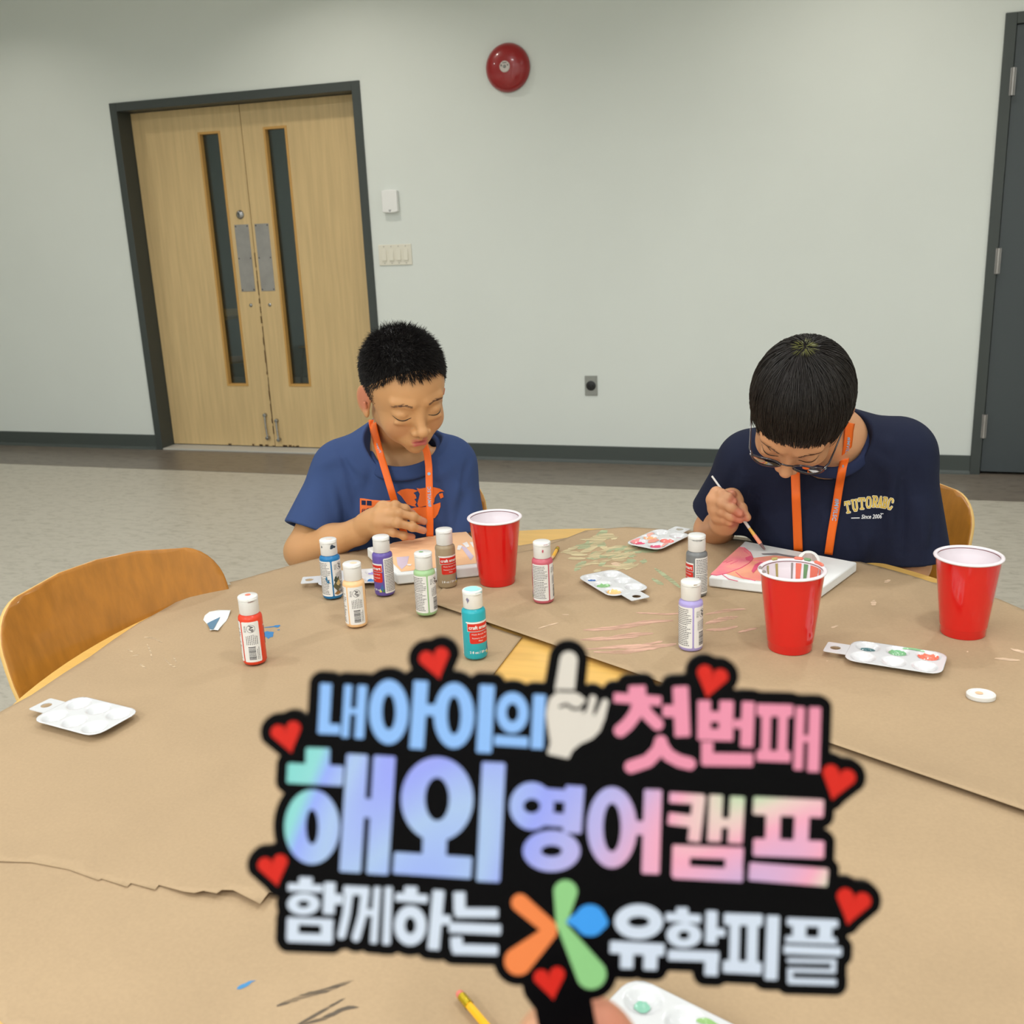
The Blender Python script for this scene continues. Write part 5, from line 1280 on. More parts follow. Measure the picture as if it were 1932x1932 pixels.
FA.ell(mid_ * .75 + hipA * .25, (.12, .07, .15), .03, rot=Rt); FA.ell(mid_ * .3 + hipA * .7, (.11, .075, .15), .03, rot=Rt)
elR = px3(572, 1040, 2.17); wrR = px3(676, 1003, 2.075)
elL = px3(868, 1036, 2.16); wrL = elL + np.array([-.02, -.17, -.13])
FA.cone(sR, elR, .040, .036, .02); FA.cone(elR, elR * .45 + wrR * .55, .0385, .033, .012); FA.cone(elR * .45 + wrR * .55, wrR, .033, .0245, .012)
FA.cone(sL, elL, .040, .034, .02); FA.cone(elL, wrL, .034, .024, .012)
# right hand, fingers to the viewer's right
mc = [px3(722, 958, 2.030), px3(716, 972, 2.018), px3(713, 986, 2.016), px3(714, 999, 2.024)]
FA.cone(wrR, px3(700, 982, 2.045), .024, .022, .015)
for q in mc: FA.cone(px3(692, 990, 2.055), q, .018, .0115, .012)
FA.cone(mc[0], mc[3], .011, .010, .010)
fing = [[mc[0], px3(746, 953, 2.015), px3(764, 960, 2.02), px3(778, 968, 2.03)], [mc[1], px3(752, 968, 1.998), px3(780, 975, 2.002), px3(800, 984, 2.012)],
        [mc[2], px3(750, 987, 1.996), px3(778, 994, 2.0), px3(799, 1001, 2.01)], [mc[3], px3(742, 1005, 2.01), px3(762, 1011, 2.014), px3(778, 1013, 2.02)]]
for i, g in enumerate(fing): finger(FA, g, .0092 if i < 3 else .0082, .0070 if i < 3 else .0062)
finger(FA, [px3(700, 975, 2.06), px3(722, 962, 2.072), px3(745, 968, 2.075), px3(762, 978, 2.07)], .0115, .0085)
# left hand resting low (simple relaxed hand)
for k, a in enumerate((-.024, -.008, .008, .024)):
    finger(FA, [wrL + xr * a * .6 + np.array([0, -.02, -.01]), wrL + xr * a + np.array([0, -.07, -.02]), wrL + xr * a + np.array([0, -.098, -.032]), wrL + xr * a + np.array([0, -.108, -.052])], .0095, .0072)
finger(FA, [wrL + xr * .02 + np.array([0, -.02, 0]), wrL + xr * .045 + np.array([0, -.045, -.008]), wrL + xr * .05 + np.array([0, -.07, -.016])], .011, .0085)
meA = FA.mesh('body', HBODY); flush_attr(meA, [(hA, (0, .088, -.0572), (.018, .010, .0032), .7), (hA, (0, .090, -.0672), (.0165, .012, .0042), .95), (hA, (0, .086, -.062), (.016, .009, .0024), 1.4),
                                           (hA, (.082, -.008, -.008), (.014, .018, .026), .55), (hA, (-.082, -.008, -.008), (.014, .018, .026), .55), (hA, (.036, .06, -.034), (.022, .03, .02), .12), (hA, (-.036, .06, -.034), (.022, .03, .02), .12)]
                                          + [(np.eye(4), g[-1], (.014, .014, .014), .4) for g in fing])
bodyA = link('body', meA, M['skinA'], A)
HF = Fig(); HF.M = hA; head_shape(HF, .97, .0028); lashes(HF, A, M['hair'])
# shirt
SA = Fig()
SA.cone(sR, sL, .052, .052, .03)
SA.cone(nb + fw * -.004, sR * .72 + mid_ * .28, .068, .056, .035); SA.cone(nb + fw * -.004, sL * .72 + mid_ * .28, .068, .056, .035)
SA.ell(mid_ * .74 + hipA * .26 + fw * .004, (.158, .103, .175), .04, rot=Rt); SA.ell(mid_ * .32 + hipA * .68, (.155, .118, .19), .04, rot=Rt)
SA.ell(hipA + np.array([0, 0, .02]), (.16, .13, .07), .03, rot=Rt)
hR = sR * .24 + elR * .76; hL = sL * .22 + elL * .78
dR = (elR - sR) / np.linalg.norm(elR - sR); dL = (elL - sL) / np.linalg.norm(elL - sL)
SA.cone(sR, hR + dR * .03, .054, .062, .03); SA.cone(sL, hL + dL * .03, .054, .062, .03)
SA.plane_cut(hR, dR + np.array([0, 0, -.15]), .085); SA.plane_cut(hL, dL, .085)
SA.cone(hR - dR * .008, hR + dR * .05, .050, .056, .003, sub=True); SA.cone(hL - dL * .008, hL + dL * .05, .050, .056, .003, sub=True)
# neck opening and rib collar
cn = px3(765, 846, 2.135); cnr = (zup + fw * .40); cnr /= np.linalg.norm(cnr)
SA.cone(cn - cnr * .022, cn + cnr * .12, .066, .11, .004, sub=True)
# folds
def P_(u, v, d): return px3(u, v, d)
folds(SA, [((640, 880, 2.10), (668, 985, 2.08), .010, .006), ((655, 862, 2.09), (700, 905, 2.06), .010, .004), ((628, 905, 2.12), (640, 990, 2.10), .009, .006), 
                     ((868, 905, 2.06), (838, 1000, 2.03), .010, .007), ((880, 925, 2.08), (862, 1000, 2.05), .010, -.006), ((850, 880, 2.06), (815, 905, 2.03), .012, .004), ((860, 940, 2.05), (830, 1010, 2.03), .009, -.005),
                     ((730, 905, 2.04), (760, 930, 2.03), .014, -.003), ((600, 880, 2.16), (655, 862, 2.12), .012, .004), ((690, 950, 2.05), (670, 1010, 2.06), .014, .005), ((640, 850, 2.14), (668, 905, 2.1), .007, -.004), ((885, 862, 2.12), (868, 930, 2.08), .008, -.004), ((760, 900, 0), (745, 935, 0), .012, .003), ((700, 880, 0), (690, 935, 0), .010, -.003)], 1.2)
meS = SA.mesh('t_shirt', HCLOTH); shA = link('t_shirt', meS, M['cloth_blue'], A); shA['label'] = 'royal blue cotton T-shirt'
CR = Fig(); CR.torus(cn - cnr * .004, cnr, .0690, .0060, ax=xr); CR.torus(cn - cnr * .012, cnr, .0750, .0060, k=.008, ax=xr); CR.torus(cn - cnr * .019, cnr, .0805, .0055, k=.008, ax=xr); link('collar', CR.mesh('collar', .003), M['cloth_rib'], A)
# hem stitching ring of the sleeve
# hair: short crop
def scalp_points(n, Mx, r, seed, keep, c=(0, -.018, .030), rad=(.074, .092, .076)):
    rs = np.random.RandomState(seed); P = rs.randn(n, 3); P /= np.linalg.norm(P, axis=1, keepdims=True)
    L = P * (np.array(rad) + r) + np.array(c); N = P / (np.array(rad)); N /= np.linalg.norm(N, axis=1, keepdims=True)
    k = keep(L); return L[k], N[k]
def hairlineA(L):
    x, y, z = L[:, 0], L[:, 1], L[:, 2]; ax = np.abs(x)
    front = .064 - .10 * np.clip(ax - .045, 0, 1) + .003 * np.sin(x * 400)
    side = np.where(y > .030, .060 - 2.2 * (0.062 - y).clip(0, .1) * 0.4 , 0)
    lim = np.where(y > .045, front, np.where(y > .012, .012 + (y - .012) * 1.35, np.where(y > -.03, .010, -.045 - .3 * (y + .03))))
    lim = np.where((ax > .055) & (y > -.002) & (y < .022), -.018, lim)
    return z > lim
L, N = scalp_points(26000, hA, .001, 5, hairlineA)
rs = np.random.RandomState(2)
top = np.clip((L[:, 2] - .03) / .06, 0, 1); frontness = np.clip((L[:, 1] - .0) / .08, 0, 1)
ln = (.006 + .015 * top) * rs.uniform(.7, 1.15, len(L))
dirl = N * .42 + np.stack([.25 * L[:, 0] / .07, .45 + .45 * frontness, -.45 * (1 - top) - .35 * frontness], 1) + rs.randn(len(L), 3) * .20
dirl /= np.linalg.norm(dirl, axis=1, keepdims=True)
ks = np.linspace(0, 1, 4)
paths = L[:, None, :] + dirl[:, None, :] * (ln[:, None] * ks[None])[:, :, None]; paths[:, :, 2] -= .15 * (ln[:, None] * ks[None] ** 2) * (1 - top[:, None] * .6)
paths = paths @ hA[:3, :3].T + hA[:3, 3]
HC = Fig(); HC.M = hA; HC.ell((0, -.019, .033), (.0765, .0945, .0785), .001)
HC.plane_cut((0, .040, .056), (0, .70, -.72), .16, .004); HC.plane_cut((0, .006, .012), (0, .35, -1), .16, .006); HC.plane_cut((0, -.03, -.030), (0, .15, -1), .16, .01)
hairA = link('hair', HC.mesh('hair', .003), M['hair'], A)
strands('hair_strands', None, paths, .00055, M['hair'], hairA)
# lanyard
def strap(F, pts, width, name, parent, lay=.0035, text=None, tpos=None, cam_=True, flip=False, inner=None):
    """pts: (u, v, d) guide; each is pushed back along the sight line onto figure F; the strap is a thin flat band"""
    Q = []
    for a, b in zip(pts[:-1], pts[1:]):
        for t in range(8): Q.append(tuple(a[i] + (b[i] - a[i]) * t / 8 for i in range(3)))
    Q.append(pts[-1]); u = np.array([q[0] for q in Q]); v = np.array([q[1] for q in Q])
    tu = np.gradient(u); tv = np.gradient(v); L = np.hypot(tu, tv); nu, nv = -tv / L, tu / L
    rows = []
    for s_ in np.linspace(-.5, .5, 5):
        o = [px3(a + n1 * s_ * width, b + n2 * s_ * width, d - .03) for a, b, n1, n2, (_, _, d) in zip(u, v, nu, nv, Q)]
        dr = np.array([(np.array(p) - EYE) for p in o]); dr /= np.linalg.norm(dr, axis=1, keepdims=True)
        h = F.cast(o, dr, off=lay)
        lim = np.array([d for (_, _, d) in Q]); dist = np.linalg.norm(h - EYE, axis=1); far = dist > lim + .02
        h[far] = EYE + dr[far] * (lim[far] + .02)[:, None]; rows.append(h)
    R_ = np.array(rows)          # 5 x n x 3
    # smooth along the length
    for _ in range(3): R_[:, 1:-1] = (R_[:, :-2] + 2 * R_[:, 1:-1] + R_[:, 2:]) / 4
    n = R_.shape[1]; vs = R_.reshape(-1, 3); fs = [(i * n + j, i * n + j + 1, (i + 1) * n + j + 1, (i + 1) * n + j) for i in range(4) for j in range(n - 1)]
    me = bpy.data.meshes.new(name); me.from_pydata([tuple(p) for p in vs], [], fs); me.update(); me.shade_smooth()
    o = link(name, me, M['orange'], parent); s_ = o.modifiers.new('t', 'SOLIDIFY'); s_.thickness = .0014; s_.offset = 0
    # printed words: place flat text following the strap
    if text:
        cum = np.concatenate([[0], np.cumsum(np.linalg.norm(np.diff(R_[2], axis=0), axis=1))])
        for (word, s0, size, kind) in text:
            if kind == 'dot':
                me = flat_patch([(size * math.cos(t), size * math.sin(t) * 1.0) for t in np.linspace(0, 2 * math.pi, 9)[:-1]], size / 2)
            else:
                me = text_mesh(word, size, align='LEFT', bold=size * .03, space=1.15)
                if flip: me.transform(Matrix.Rotation(math.pi, 4, 'Z')); 
            subdivide_long(me, .006)
            def put(c):
                s_ = s0 + (c.x if not flip or kind == 'dot' else c.x); s_ = min(max(s_, 0), cum[-1] - 1e-5)
                k = int(np.searchsorted(cum, s_) - 1); k = max(0, min(k, n - 2)); f = (s_ - cum[k]) / (cum[k + 1] - cum[k] + 1e-9)
                p = R_[2, k] * (1 - f) + R_[2, k + 1] * f; wv = (R_[4, k] - R_[0, k]); wv /= np.linalg.norm(wv); tn = R_[2, k + 1] - R_[2, k]; tn /= np.linalg.norm(tn)
                nn = np.cross(wv, tn); 
                if nn @ (EYE - p) < 0: nn = -nn
                return Vector(p + wv * c.y * (-1) + nn * .0011)
            mapverts(me, put); link('lanyard_print', me, M['lan_ink'], o)
    return o
FN = Fig(); FN.cone(nk0, nb, .050, .050, .018); BA = Comb(SA, CR, FN)
lanA = empty('lanyard', (mid_[0], mid_[1], 0), 0, 'orange printed lanyard round the neck of the boy in the blue shirt', 'lanyard', 'orange lanyards')
strap(BA, [(702, 792, 2.16), (703, 800, 2.15), (706, 815, 2.12), (714, 845, 2.07), (726, 885, 2.05), (738, 925, 2.04), (750, 965, 2.06), (762, 1005, 2.07), (766, 1024, 2.07)], 13.5, 'strap', lanA, .0040,
      text=[('#MVILSC', .012, .0092, 't'), ('o', .070, .0034, 'dot'), ('#MVI', .150, .0092, 't')])
strap(BA, [(800, 838, 2.05), (806, 855, 2.045), (809, 880, 2.04), (810, 920, 2.03), (811, 970, 2.03), (811, 1012, 2.04)], 13.5, 'strap', lanA, .0040,
      text=[('#MVILSC', .128, .0092, 't'), ('o', .062, .0034, 'dot')], flip=True)
# shirt print
def decal(F, polys, d, name, m, parent, off=.0008):
    mes = []
    for P in polys:
        me = flat_patch(P, 4.0); n = len(me.vertices); o = [px3(v.co.x, v.co.y, d) for v in me.vertices]
        dr = np.array(o) - EYE; dr /= np.linalg.norm(dr, axis=1, keepdims=True); h = F.cast(o, dr, off=off)
        for v, p in zip(me.vertices, h): v.co = p
        me.update(); mes.append(me)
    return link(name, mesh_union(mes, name), m, parent)
def decal_text(F, word, size, pos, rot, d, name, m, parent, off=.0012, shear=0, bold=0, arc=0, sx=1.0):
    me = text_mesh(word, size, bold=bold, shear=shear); subdivide_long(me, size * .25)
    def put(c):
        x = c.x * sx; y = c.y; 
        if arc: y += -arc * (x / (size * 2)) ** 2
        X = pos[0] + x * math.cos(rot) + y * math.sin(rot); Y = pos[1] + x * math.sin(rot) - y * math.cos(rot)
        return X, Y
    o = []
    for v in me.vertices: X, Y = put(v.co); o.append(px3(X, Y, d))
    dr = np.array(o) - EYE; dr /= np.linalg.norm(dr, axis=1, keepdims=True); h = F.cast(o, dr, off=off)
    for v, p in zip(me.vertices, h): v.co = p
    me.update(); return link(name, me, m, parent)
NV = M['cloth_navy_trim']
decal(SA, [[(679, 940), (748, 944), (748, 975), (679, 972)]], 1.9, 'shirt_print', M['print_orange'], shA)
decal(SA, [[(682, 944), (690, 944.5), (690, 953), (682, 952.5)], [(692, 944.5), (701, 945), (701, 954), (692, 953.5)]], 1.9, 'shirt_print', NV, shA, .0016)
decal_text(SA, '#OMV', 13, (700, 964), .03, 1.9, 'shirt_print', NV, shA, .0018)
dragon = [[(749, 929), (757, 924), (768, 922), (780, 923), (789, 926), (780, 930), (784, 934), (786, 940), (782, 942), (786, 948), (783, 952), (786, 956), (778, 955), (768, 951), (762, 943), (757, 936)],
          [(786, 921), (792, 922), (804, 920), (818, 919), (830, 922), (838, 927), (830, 928), (824, 933), (820, 940), (819, 948), (812, 952), (800, 955), (790, 957), (787, 950), (790, 941), (792, 932)],
          [(784, 957), (806, 956), (831, 948), (831, 956), (826, 970), (820, 978), (812, 976), (800, 990), (780, 988), (766, 975), (768, 962)],
          [(828, 932), (835, 930), (837, 938), (831, 941)]]
decal(SA, dragon, 1.9, 'shirt_print', M['print_orange'], shA, .0012)
legs(A, hipA, fw, xr)
adopt(A); adopt(lanA)
# ------------------------------------------------------------------ boy with glasses
Bp = person_root('person', (-0.05, 1.98, 0), 'boy with glasses and a navy T-shirt, bent over his canvas with a brush')
hB = frame(px3(1507, 778, 1.80), rotm(-14, 54, -17))
FB = Fig(); FB.M = hB; head_shape(FB, 1.0, .0012, .62)
sRb, sLb = px3(1414, 874, 2.02), px3(1698, 858, 1.99)
midb = (sRb + sLb) / 2; xb = (sRb - sLb); xb[2] = 0; xb /= np.linalg.norm(xb); fb = np.cross(zup, xb)
if fb[1] > 0: fb = -fb
hipB = np.array([.015, 2.09, .53]); Rb = np.stack([xb, fb, zup], 1)
nbb = px3(1575, 828, 1.955)
FB.M = np.eye(4)
nk = hB[:3, :3] @ np.array([0, -.035, -.050]) + hB[:3, 3]
FB.cone(nk, nbb, .050, .052, .02); FB.cone(nbb, midb - np.array([0, 0, .06]), .054, .07, .02)
FB.cone(sRb * .8 + midb * .2, sLb * .8 + midb * .2, .035, .035, .03)
FB.ell(midb * .7 + hipB * .3, (.13, .075, .15), .03, rot=Rb); FB.ell(midb * .3 + hipB * .7, (.12, .08, .15), .03, rot=Rb)
eRb = px3(1347, 1000, 2.10); wRb = px3(1366, 984, 1.975)
eLb = px3(1716, 1064, 2.04); wLb = eLb + np.array([-.06, -.12, -.15])
FB.cone(sRb, eRb, .042, .038, .02); FB.cone(eRb, wRb, .038, .025, .012); FB.cone(sLb, eLb, .042, .036, .02); FB.cone(eLb, wLb, .036, .025, .012)
# right hand closed round the brush
FB.cone(wRb, px3(1372, 968, 1.955), .025, .026, .012)
FB.cone(px3(1382, 938, 1.950), px3(1386, 962, 1.952), .017, .018, .012); FB.cone(px3(1368, 950, 1.955), px3(1372, 975, 1.955), .020, .020, .012)
kn = [px3(1352, 930, 1.938), px3(1345, 943, 1.935), px3(1347, 960, 1.938), px3(1352, 974, 1.944)]
for q in kn: FB.cone(px3(1374, 962, 1.958), q, .017, .0095, .012)
FB.cone(kn[0], kn[1], .0090, .0095, .006); FB.cone(kn[1], kn[3], .0095, .009, .006)
finB = [[kn[0], px3(1362, 932, 1.922), px3(1374, 939, 1.916), px3(1384, 946, 1.918)],
        [kn[1], px3(1362, 949, 1.916), px3(1380, 958, 1.910), px3(1396, 969, 1.912)],
        [kn[2], px3(1362, 965, 1.924), px3(1380, 974, 1.922), px3(1396, 980, 1.924)],
        [kn[3], px3(1364, 979, 1.934), px3(1377, 984, 1.936), px3(1386, 983, 1.942)]]
for i, g in enumerate(finB): finger(FB, g, .0090 if i < 3 else .0078, .0073 if i < 3 else .0062)
finger(FB, [px3(1376, 938, 1.95), px3(1389, 945, 1.945), px3(1397, 960, 1.936), px3(1409, 976, 1.926)], .0125, .0080)
FB.ell(px3(1380, 933, 1.930), (.0085, .0085, .0085), .006)
for g in finB[:2]:      # nails
    t = np.array(g[3]); q = np.array(g[2]); dn = (t - q) / np.linalg.norm(t - q); toc = (EYE - t) / np.linalg.norm(EYE - t); FB.ell(t + toc * .0062 + dn * .001, (.0048, .0048, .0020), .0008, rot=np.stack([dn, np.cross(toc, dn), toc], 1))
for k, a in enumerate((-.024, -.008, .008, .024)):
    finger(FB, [wLb + xb * a * .6 + np.array([0, -.02, -.01]), wLb + xb * a + np.array([0, -.07, -.02]), wLb + xb * a + np.array([0, -.095, -.032]), wLb + xb * a + np.array([0, -.105, -.05])], .0095, .0072)
meB = FB.mesh('body', HBODY)
flush_attr(meB, [(hB, (0, .090, -.0572), (.020, .010, .0040), 1), (hB, (0, .092, -.0675), (.0175, .012, .0050), 1), (hB, (.082, -.008, -.008), (.014, .018, .026), .55), (hB, (-.082, -.008, -.008), (.014, .018, .026), .55), (hB, (0, .09, -.045), (.02, .02, .02), .12)]
           + [(np.eye(4), g[-1], (.014, .014, .014), .55) for g in finB] + [(np.eye(4), px3(1380, 933, 1.93), (.012, .012, .012), .4)])
link('body', meB, M['skinB'], Bp)
HB = Fig(); HB.M = hB; head_shape(HB, 1.0, .0012, .62); lashes(HB, Bp, M['hairB'])
# shirt
SB = Fig()
SB.cone(sRb, sLb, .056, .056, .03)
SB.cone(nbb - fb * .02 + np.array([0, 0, -.020]), sRb * .7 + midb * .3, .066, .056, .04); SB.cone(nbb - fb * .02 + np.array([0, 0, -.020]), sLb * .85 + midb * .15, .066, .060, .04)
SB.ell(midb * .72 + hipB * .28, (.165, .115, .175), .04, rot=Rb); SB.ell(midb * .32 + hipB * .68, (.165, .125, .19), .04, rot=Rb); SB.ell(hipB + np.array([0, 0, .02]), (.17, .13, .07), .03, rot=Rb)
hRb = sRb * .22 + eRb * .78; hLb = sLb * .06 + eLb * .94 + np.array([.012, 0, 0]); dRb = (eRb - sRb) / np.linalg.norm(eRb - sRb); dLb = (eLb - sLb) / np.linalg.norm(eLb - sLb)
SB.cone(sRb, hRb + dRb * .03, .056, .064, .03); SB.cone(sLb, hLb + dLb * .03, .057, .063, .03)
SB.plane_cut(hRb, dRb, .09); SB.plane_cut(hLb, dLb, .10)
SB.cone(hRb - dRb * .008, hRb + dRb * .05, .052, .058, .003, sub=True); SB.cone(hLb - dLb * .008, hLb + dLb * .05, .050, .054, .003, sub=True)
cb = px3(1566, 826, 1.925); cbn = zup * .75 + fb * .66 + xb * -.10; cbn /= np.linalg.norm(cbn)
SB.cone(cb - cbn * .03, cb + cbn * .12, .061, .10, .004, sub=True)
folds(SB, [((1685, 880, 1.9), (1680, 1010, 1.92), .011, .006), ((1702, 900, 1.92), (1700, 1040, 1.95), .010, -.008), ((1640, 1000, 1.93), (1625, 1060, 1.95), .012, .005), ((1655, 830, 1.92), (1690, 850, 1.92), .014, .004), ((1640, 850, 1.9), (1680, 890, 1.9), .012, .003),
                     ((1405, 900, 1.96), (1385, 980, 1.98), .010, .006), ((1395, 870, 1.96), (1360, 950, 2.0), .010, -.004), ((1420, 930, 1.95), (1410, 1010, 1.96), .012, -.005), ((1735, 930, 1.95), (1745, 1040, 1.97), .014, .006), ((1600, 950, 1.9), (1610, 1040, 1.93), .012, -.004), ((1715, 860, 1.93), (1740, 960, 1.95), .012, -.004), ((1560, 960, 0), (1540, 1035, 0), .012, .004), ((1760, 990, 0), (1755, 1055, 0), .009, -.004)], 1.2)
shB = link('t_shirt', SB.mesh('t_shirt', HCLOTH), M['cloth_navy'], Bp); shB['label'] = 'dark navy cotton T-shirt'
CB = Fig(); CB.torus(cb - cbn * .010, cbn, .0635, .0060, ax=xb); CB.torus(cb - cbn * .018, cbn, .0690, .0060, k=.008, ax=xb); link('collar', CB.mesh('collar', .003), M['cloth_navy_trim'], Bp)
# hair: long straight bowl cut, combed from the crown
def cap_dist(L): # distance to the padded skull, local
    c = np.array([0, -.020, .034]); r = np.array([.082, .098, .080]); q = L - c; k0 = np.sqrt(((q / r) ** 2).sum(-1)); k1 = np.sqrt(((q / r ** 2) ** 2).sum(-1)) + 1e-6; return k0 * (k0 - 1) / k1, q / r ** 2
HBc = Fig(); HBc.M = hB; HBc.ell((0, -.020, .034), (.0800, .0960, .0785), .001)
HBc.plane_cut((0, .070, .034), (0, .80, -.60), .18, .004); HBc.plane_cut((0, .03, .034), (0, .25, -1), .16, .010); HBc.plane_cut((0, -.03, -.035), (0, .1, -1), .16, .010)
hairB = link('hair', HBc.mesh('hair', .003), M['hairB'], Bp); hairB['label'] = 'straight dark bowl-cut hair with a fringe'
crown = np.array([.010, -.062, .100])
rs = np.random.RandomState(9); n = 15000
P = rs.randn(n, 3); P /= np.linalg.norm(P, axis=1, keepdims=True); P = P * np.array([.079, .095, .077]) + np.array([0, -.020, .034])
P = P[(P[:, 2] > .018) | ((P[:, 1] < 0) & (P[:, 2] > -.03))]; n = len(P)
K_ = 11; path = np.zeros((n, K_, 3)); cur = P.copy(); clump = rs.randn(n, 3) * .16
ang = np.arctan2(P[:, 0] - crown[0], P[:, 1] - crown[1]); cl = np.sin(ang * 17 + 3 * np.sin(ang * 5)) * .55
hgt = rs.uniform(0, .007, n); step = .0085 * rs.uniform(.7, 1.25, n)
swirl = .35
for k in range(K_):
    d, g = cap_dist(cur); gn = g / np.linalg.norm(g, axis=1, keepdims=True)
    inside = cur[:, 2] > -.01 
    lift = hgt * (1 - .25 * k / K_) - .003
    cur = np.where(((cur[:, 2] > .030) | (cur[:, 1] < .02))[:, None], cur + gn * (lift - d)[:, None], cur)
    path[:, k] = cur
    t = cur - crown; t[:, 2] *= 1.0; t -= gn * (t * gn).sum(1)[:, None]; L_ = np.linalg.norm(t, axis=1, keepdims=True) + 1e-6; t /= L_
    sidev = np.cross(gn, t); t = t + sidev * (swirl * np.exp(-L_ / .03) + .10 * cl[:, None]) + clump * .6 + np.array([0, -.03, -.22]) * (cur[:, 2:3] < .045)
    t /= np.linalg.norm(t, axis=1, keepdims=True); cur = cur + t * step[:, None]
ok = (path[:, -1, 2] < .085) | True
front = path[:, :, 1] > .045
# trim the fringe and the sides at their hairlines
for k in range(1, K_):
    q = path[:, k]; lim = np.where(q[:, 1] > .035, .020 + .009 * np.sin(q[:, 0] * 120 + 1) + .014 * np.sin(q[:, 0] * 330 + 2 * np.sin(q[:, 0] * 90)) + .004 * rs.randn(n), np.where(q[:, 1] > -.035, .034 + .003 * rs.randn(n), -.040)); st = q[:, 2] < lim
    path[st, k] = path[st, k - 1] + (path[st, k] - path[st, k - 1]) * .05
pw = path @ hB[:3, :3].T + hB[:3, 3]
strands('hair_strands', None, pw, .00062, M['hairB'], hairB)
# greenish dyed spot at the crown
q = P[np.linalg.norm(P - crown, axis=1) < .015]; sel = rs.choice(len(q), min(len(q), 150)); q = q[sel]
d, g = cap_dist(q); gn = g / np.linalg.norm(g, axis=1, keepdims=True); t = q - crown; t -= gn * (t * gn).sum(1)[:, None]; t /= np.linalg.norm(t, axis=1, keepdims=True) + 1e-6
pp = np.stack([q + gn * (.0048 - d)[:, None] + t * s_ for s_ in (0, .003, .006, .010)], 1) @ hB[:3, :3].T + hB[:3, 3]
o = strands('dyed_spot', None, pp, .00055, mat('dyed_hair_green', srgb(92, 92, 36), .4), hairB); o['label'] = 'yellow-green tinted hair at the crown'
# glasses
GL_ = empty('eyeglasses', tuple(hB[:3, 3]), 0, 'dark-framed glasses low on the nose of the boy in navy', 'glasses')
def H(x, y, z): return Vector(hB[:3, :3] @ np.array([x, y, z]) + hB[:3, 3])
mg = mat('glasses_frame', srgb(34, 24, 34), .25, spec=.6, coat=.3)
gy, gz = .097, -.004
for s_ in (-1, 1):
    c0 = (s_ * .0345, gy, gz); ring = []
    for i in range(37):
        a = 2 * math.pi * i / 36; rx, rz = .0245, .0215
        ring.append(H(c0[0] + rx * math.cos(a), c0[1] - .006 * (math.cos(a) * s_ > 0) * abs(math.cos(a)) ** 2 + .10 * rz * math.sin(a), c0[2] + rz * math.sin(a)))
    MB().tube(ring, .0018, 8, caps=False).build('rim', mg, GL_, smooth=True)
    lens = bpy.data.meshes.new('lens'); vs = [H(c0[0], c0[1] - .001, c0[2])] + ring[:-1]; lens.from_pydata([tuple(v) for v in vs], [], [(0, i + 1, (i + 1) % 36 + 1) for i in range(36)]); lens.update()
    link('lens', lens, M['lens'] if 'lens' in M else None, GL_)
    hinge = H(s_ * .0600, gy - .006, gz + .010); 
    MB().tube([H(s_ * .0575, gy - .003, gz + .009), hinge, H(s_ * .0645, gy - .014, gz + .012), H(s_ * .0700, .050, -.008), H(s_ * .0760, .012, .002), H(s_ * .0790, -.012, .004), H(s_ * .0800, -.028, -.012)], [.0016, .0022, .0018, .0014, .0014, .0016, .0018], 8).build('temple_arm', mg, GL_, smooth=True)
    MB().tube([H(s_ * .0605, gy - .003, gz + .011), H(s_ * .0615, gy - .006, gz + .011)], .0016, 8).build('hinge', M['chrome'], GL_, smooth=True)
MB().tube([H(-.0105, gy, gz + .005), H(-.006, gy + .002, gz + .009), H(0, gy + .003, gz + .010), H(.006, gy + .002, gz + .009), H(.0105, gy, gz + .005)], .0014, 8).build('bridge', mg, GL_, smooth=True)
lm = bpy.data.materials.new('spectacle_lens'); lm.use_nodes = True; nt = lm.node_tree; nt.nodes.remove(nt.nodes['Principled BSDF'])
tr = nt.nodes.new('ShaderNodeBsdfTransparent'); tr.inputs[0].default_value = (.86, .86, .92, 1); gg = nt.nodes.new('ShaderNodeBsdfGlossy'); gg.inputs['Roughness'].default_value = .02; lw = nt.nodes.new('ShaderNodeLayerWeight'); lw.inputs[0].default_value = .12
mx = nt.nodes.new('ShaderNodeMixShader'); nt.links.new(lw.outputs['Fresnel'], mx.inputs[0]); nt.links.new(tr.outputs[0], mx.inputs[1]); nt.links.new(gg.outputs[0], mx.inputs[2]); nt.links.new(mx.outputs[0], nt.nodes['Material Output'].inputs[0])
for ch in GL_.children:
    if ch.name.startswith('lens'): ch.data.materials.clear(); ch.data.materials.append(lm)
# lanyard
FNb = Fig(); FNb.cone(nk, nbb, .050, .052, .02); BB = Comb(SB, CB, FNb)
lanB = empty('lanyard', (midb[0], midb[1], 0), 0, 'orange printed lanyard round the neck of the boy with glasses', 'lanyard', 'orange lanyards')
strap(BB, [(1500, 878, 1.90), (1501, 905, 1.90), (1502, 940, 1.90), (1504, 985, 1.93), (1506, 1040, 1.96)], 17, 'strap', lanB, .0040)
strap(BB, [(1605, 798, 1.94), (1602, 812, 1.93), (1601, 826, 1.925), (1598, 850, 1.905), (1590, 880, 1.90), (1583, 920, 1.905), (1576, 965, 1.92), (1569, 1005, 1.94), (1563, 1046, 1.955)], 15.5, 'strap', lanB, .0040,
      text=[('#MVILSC', .026, .0098, 't'), ('o', .094, .0034, 'dot'), ('#MVILSC', .172, .0098, 't')])
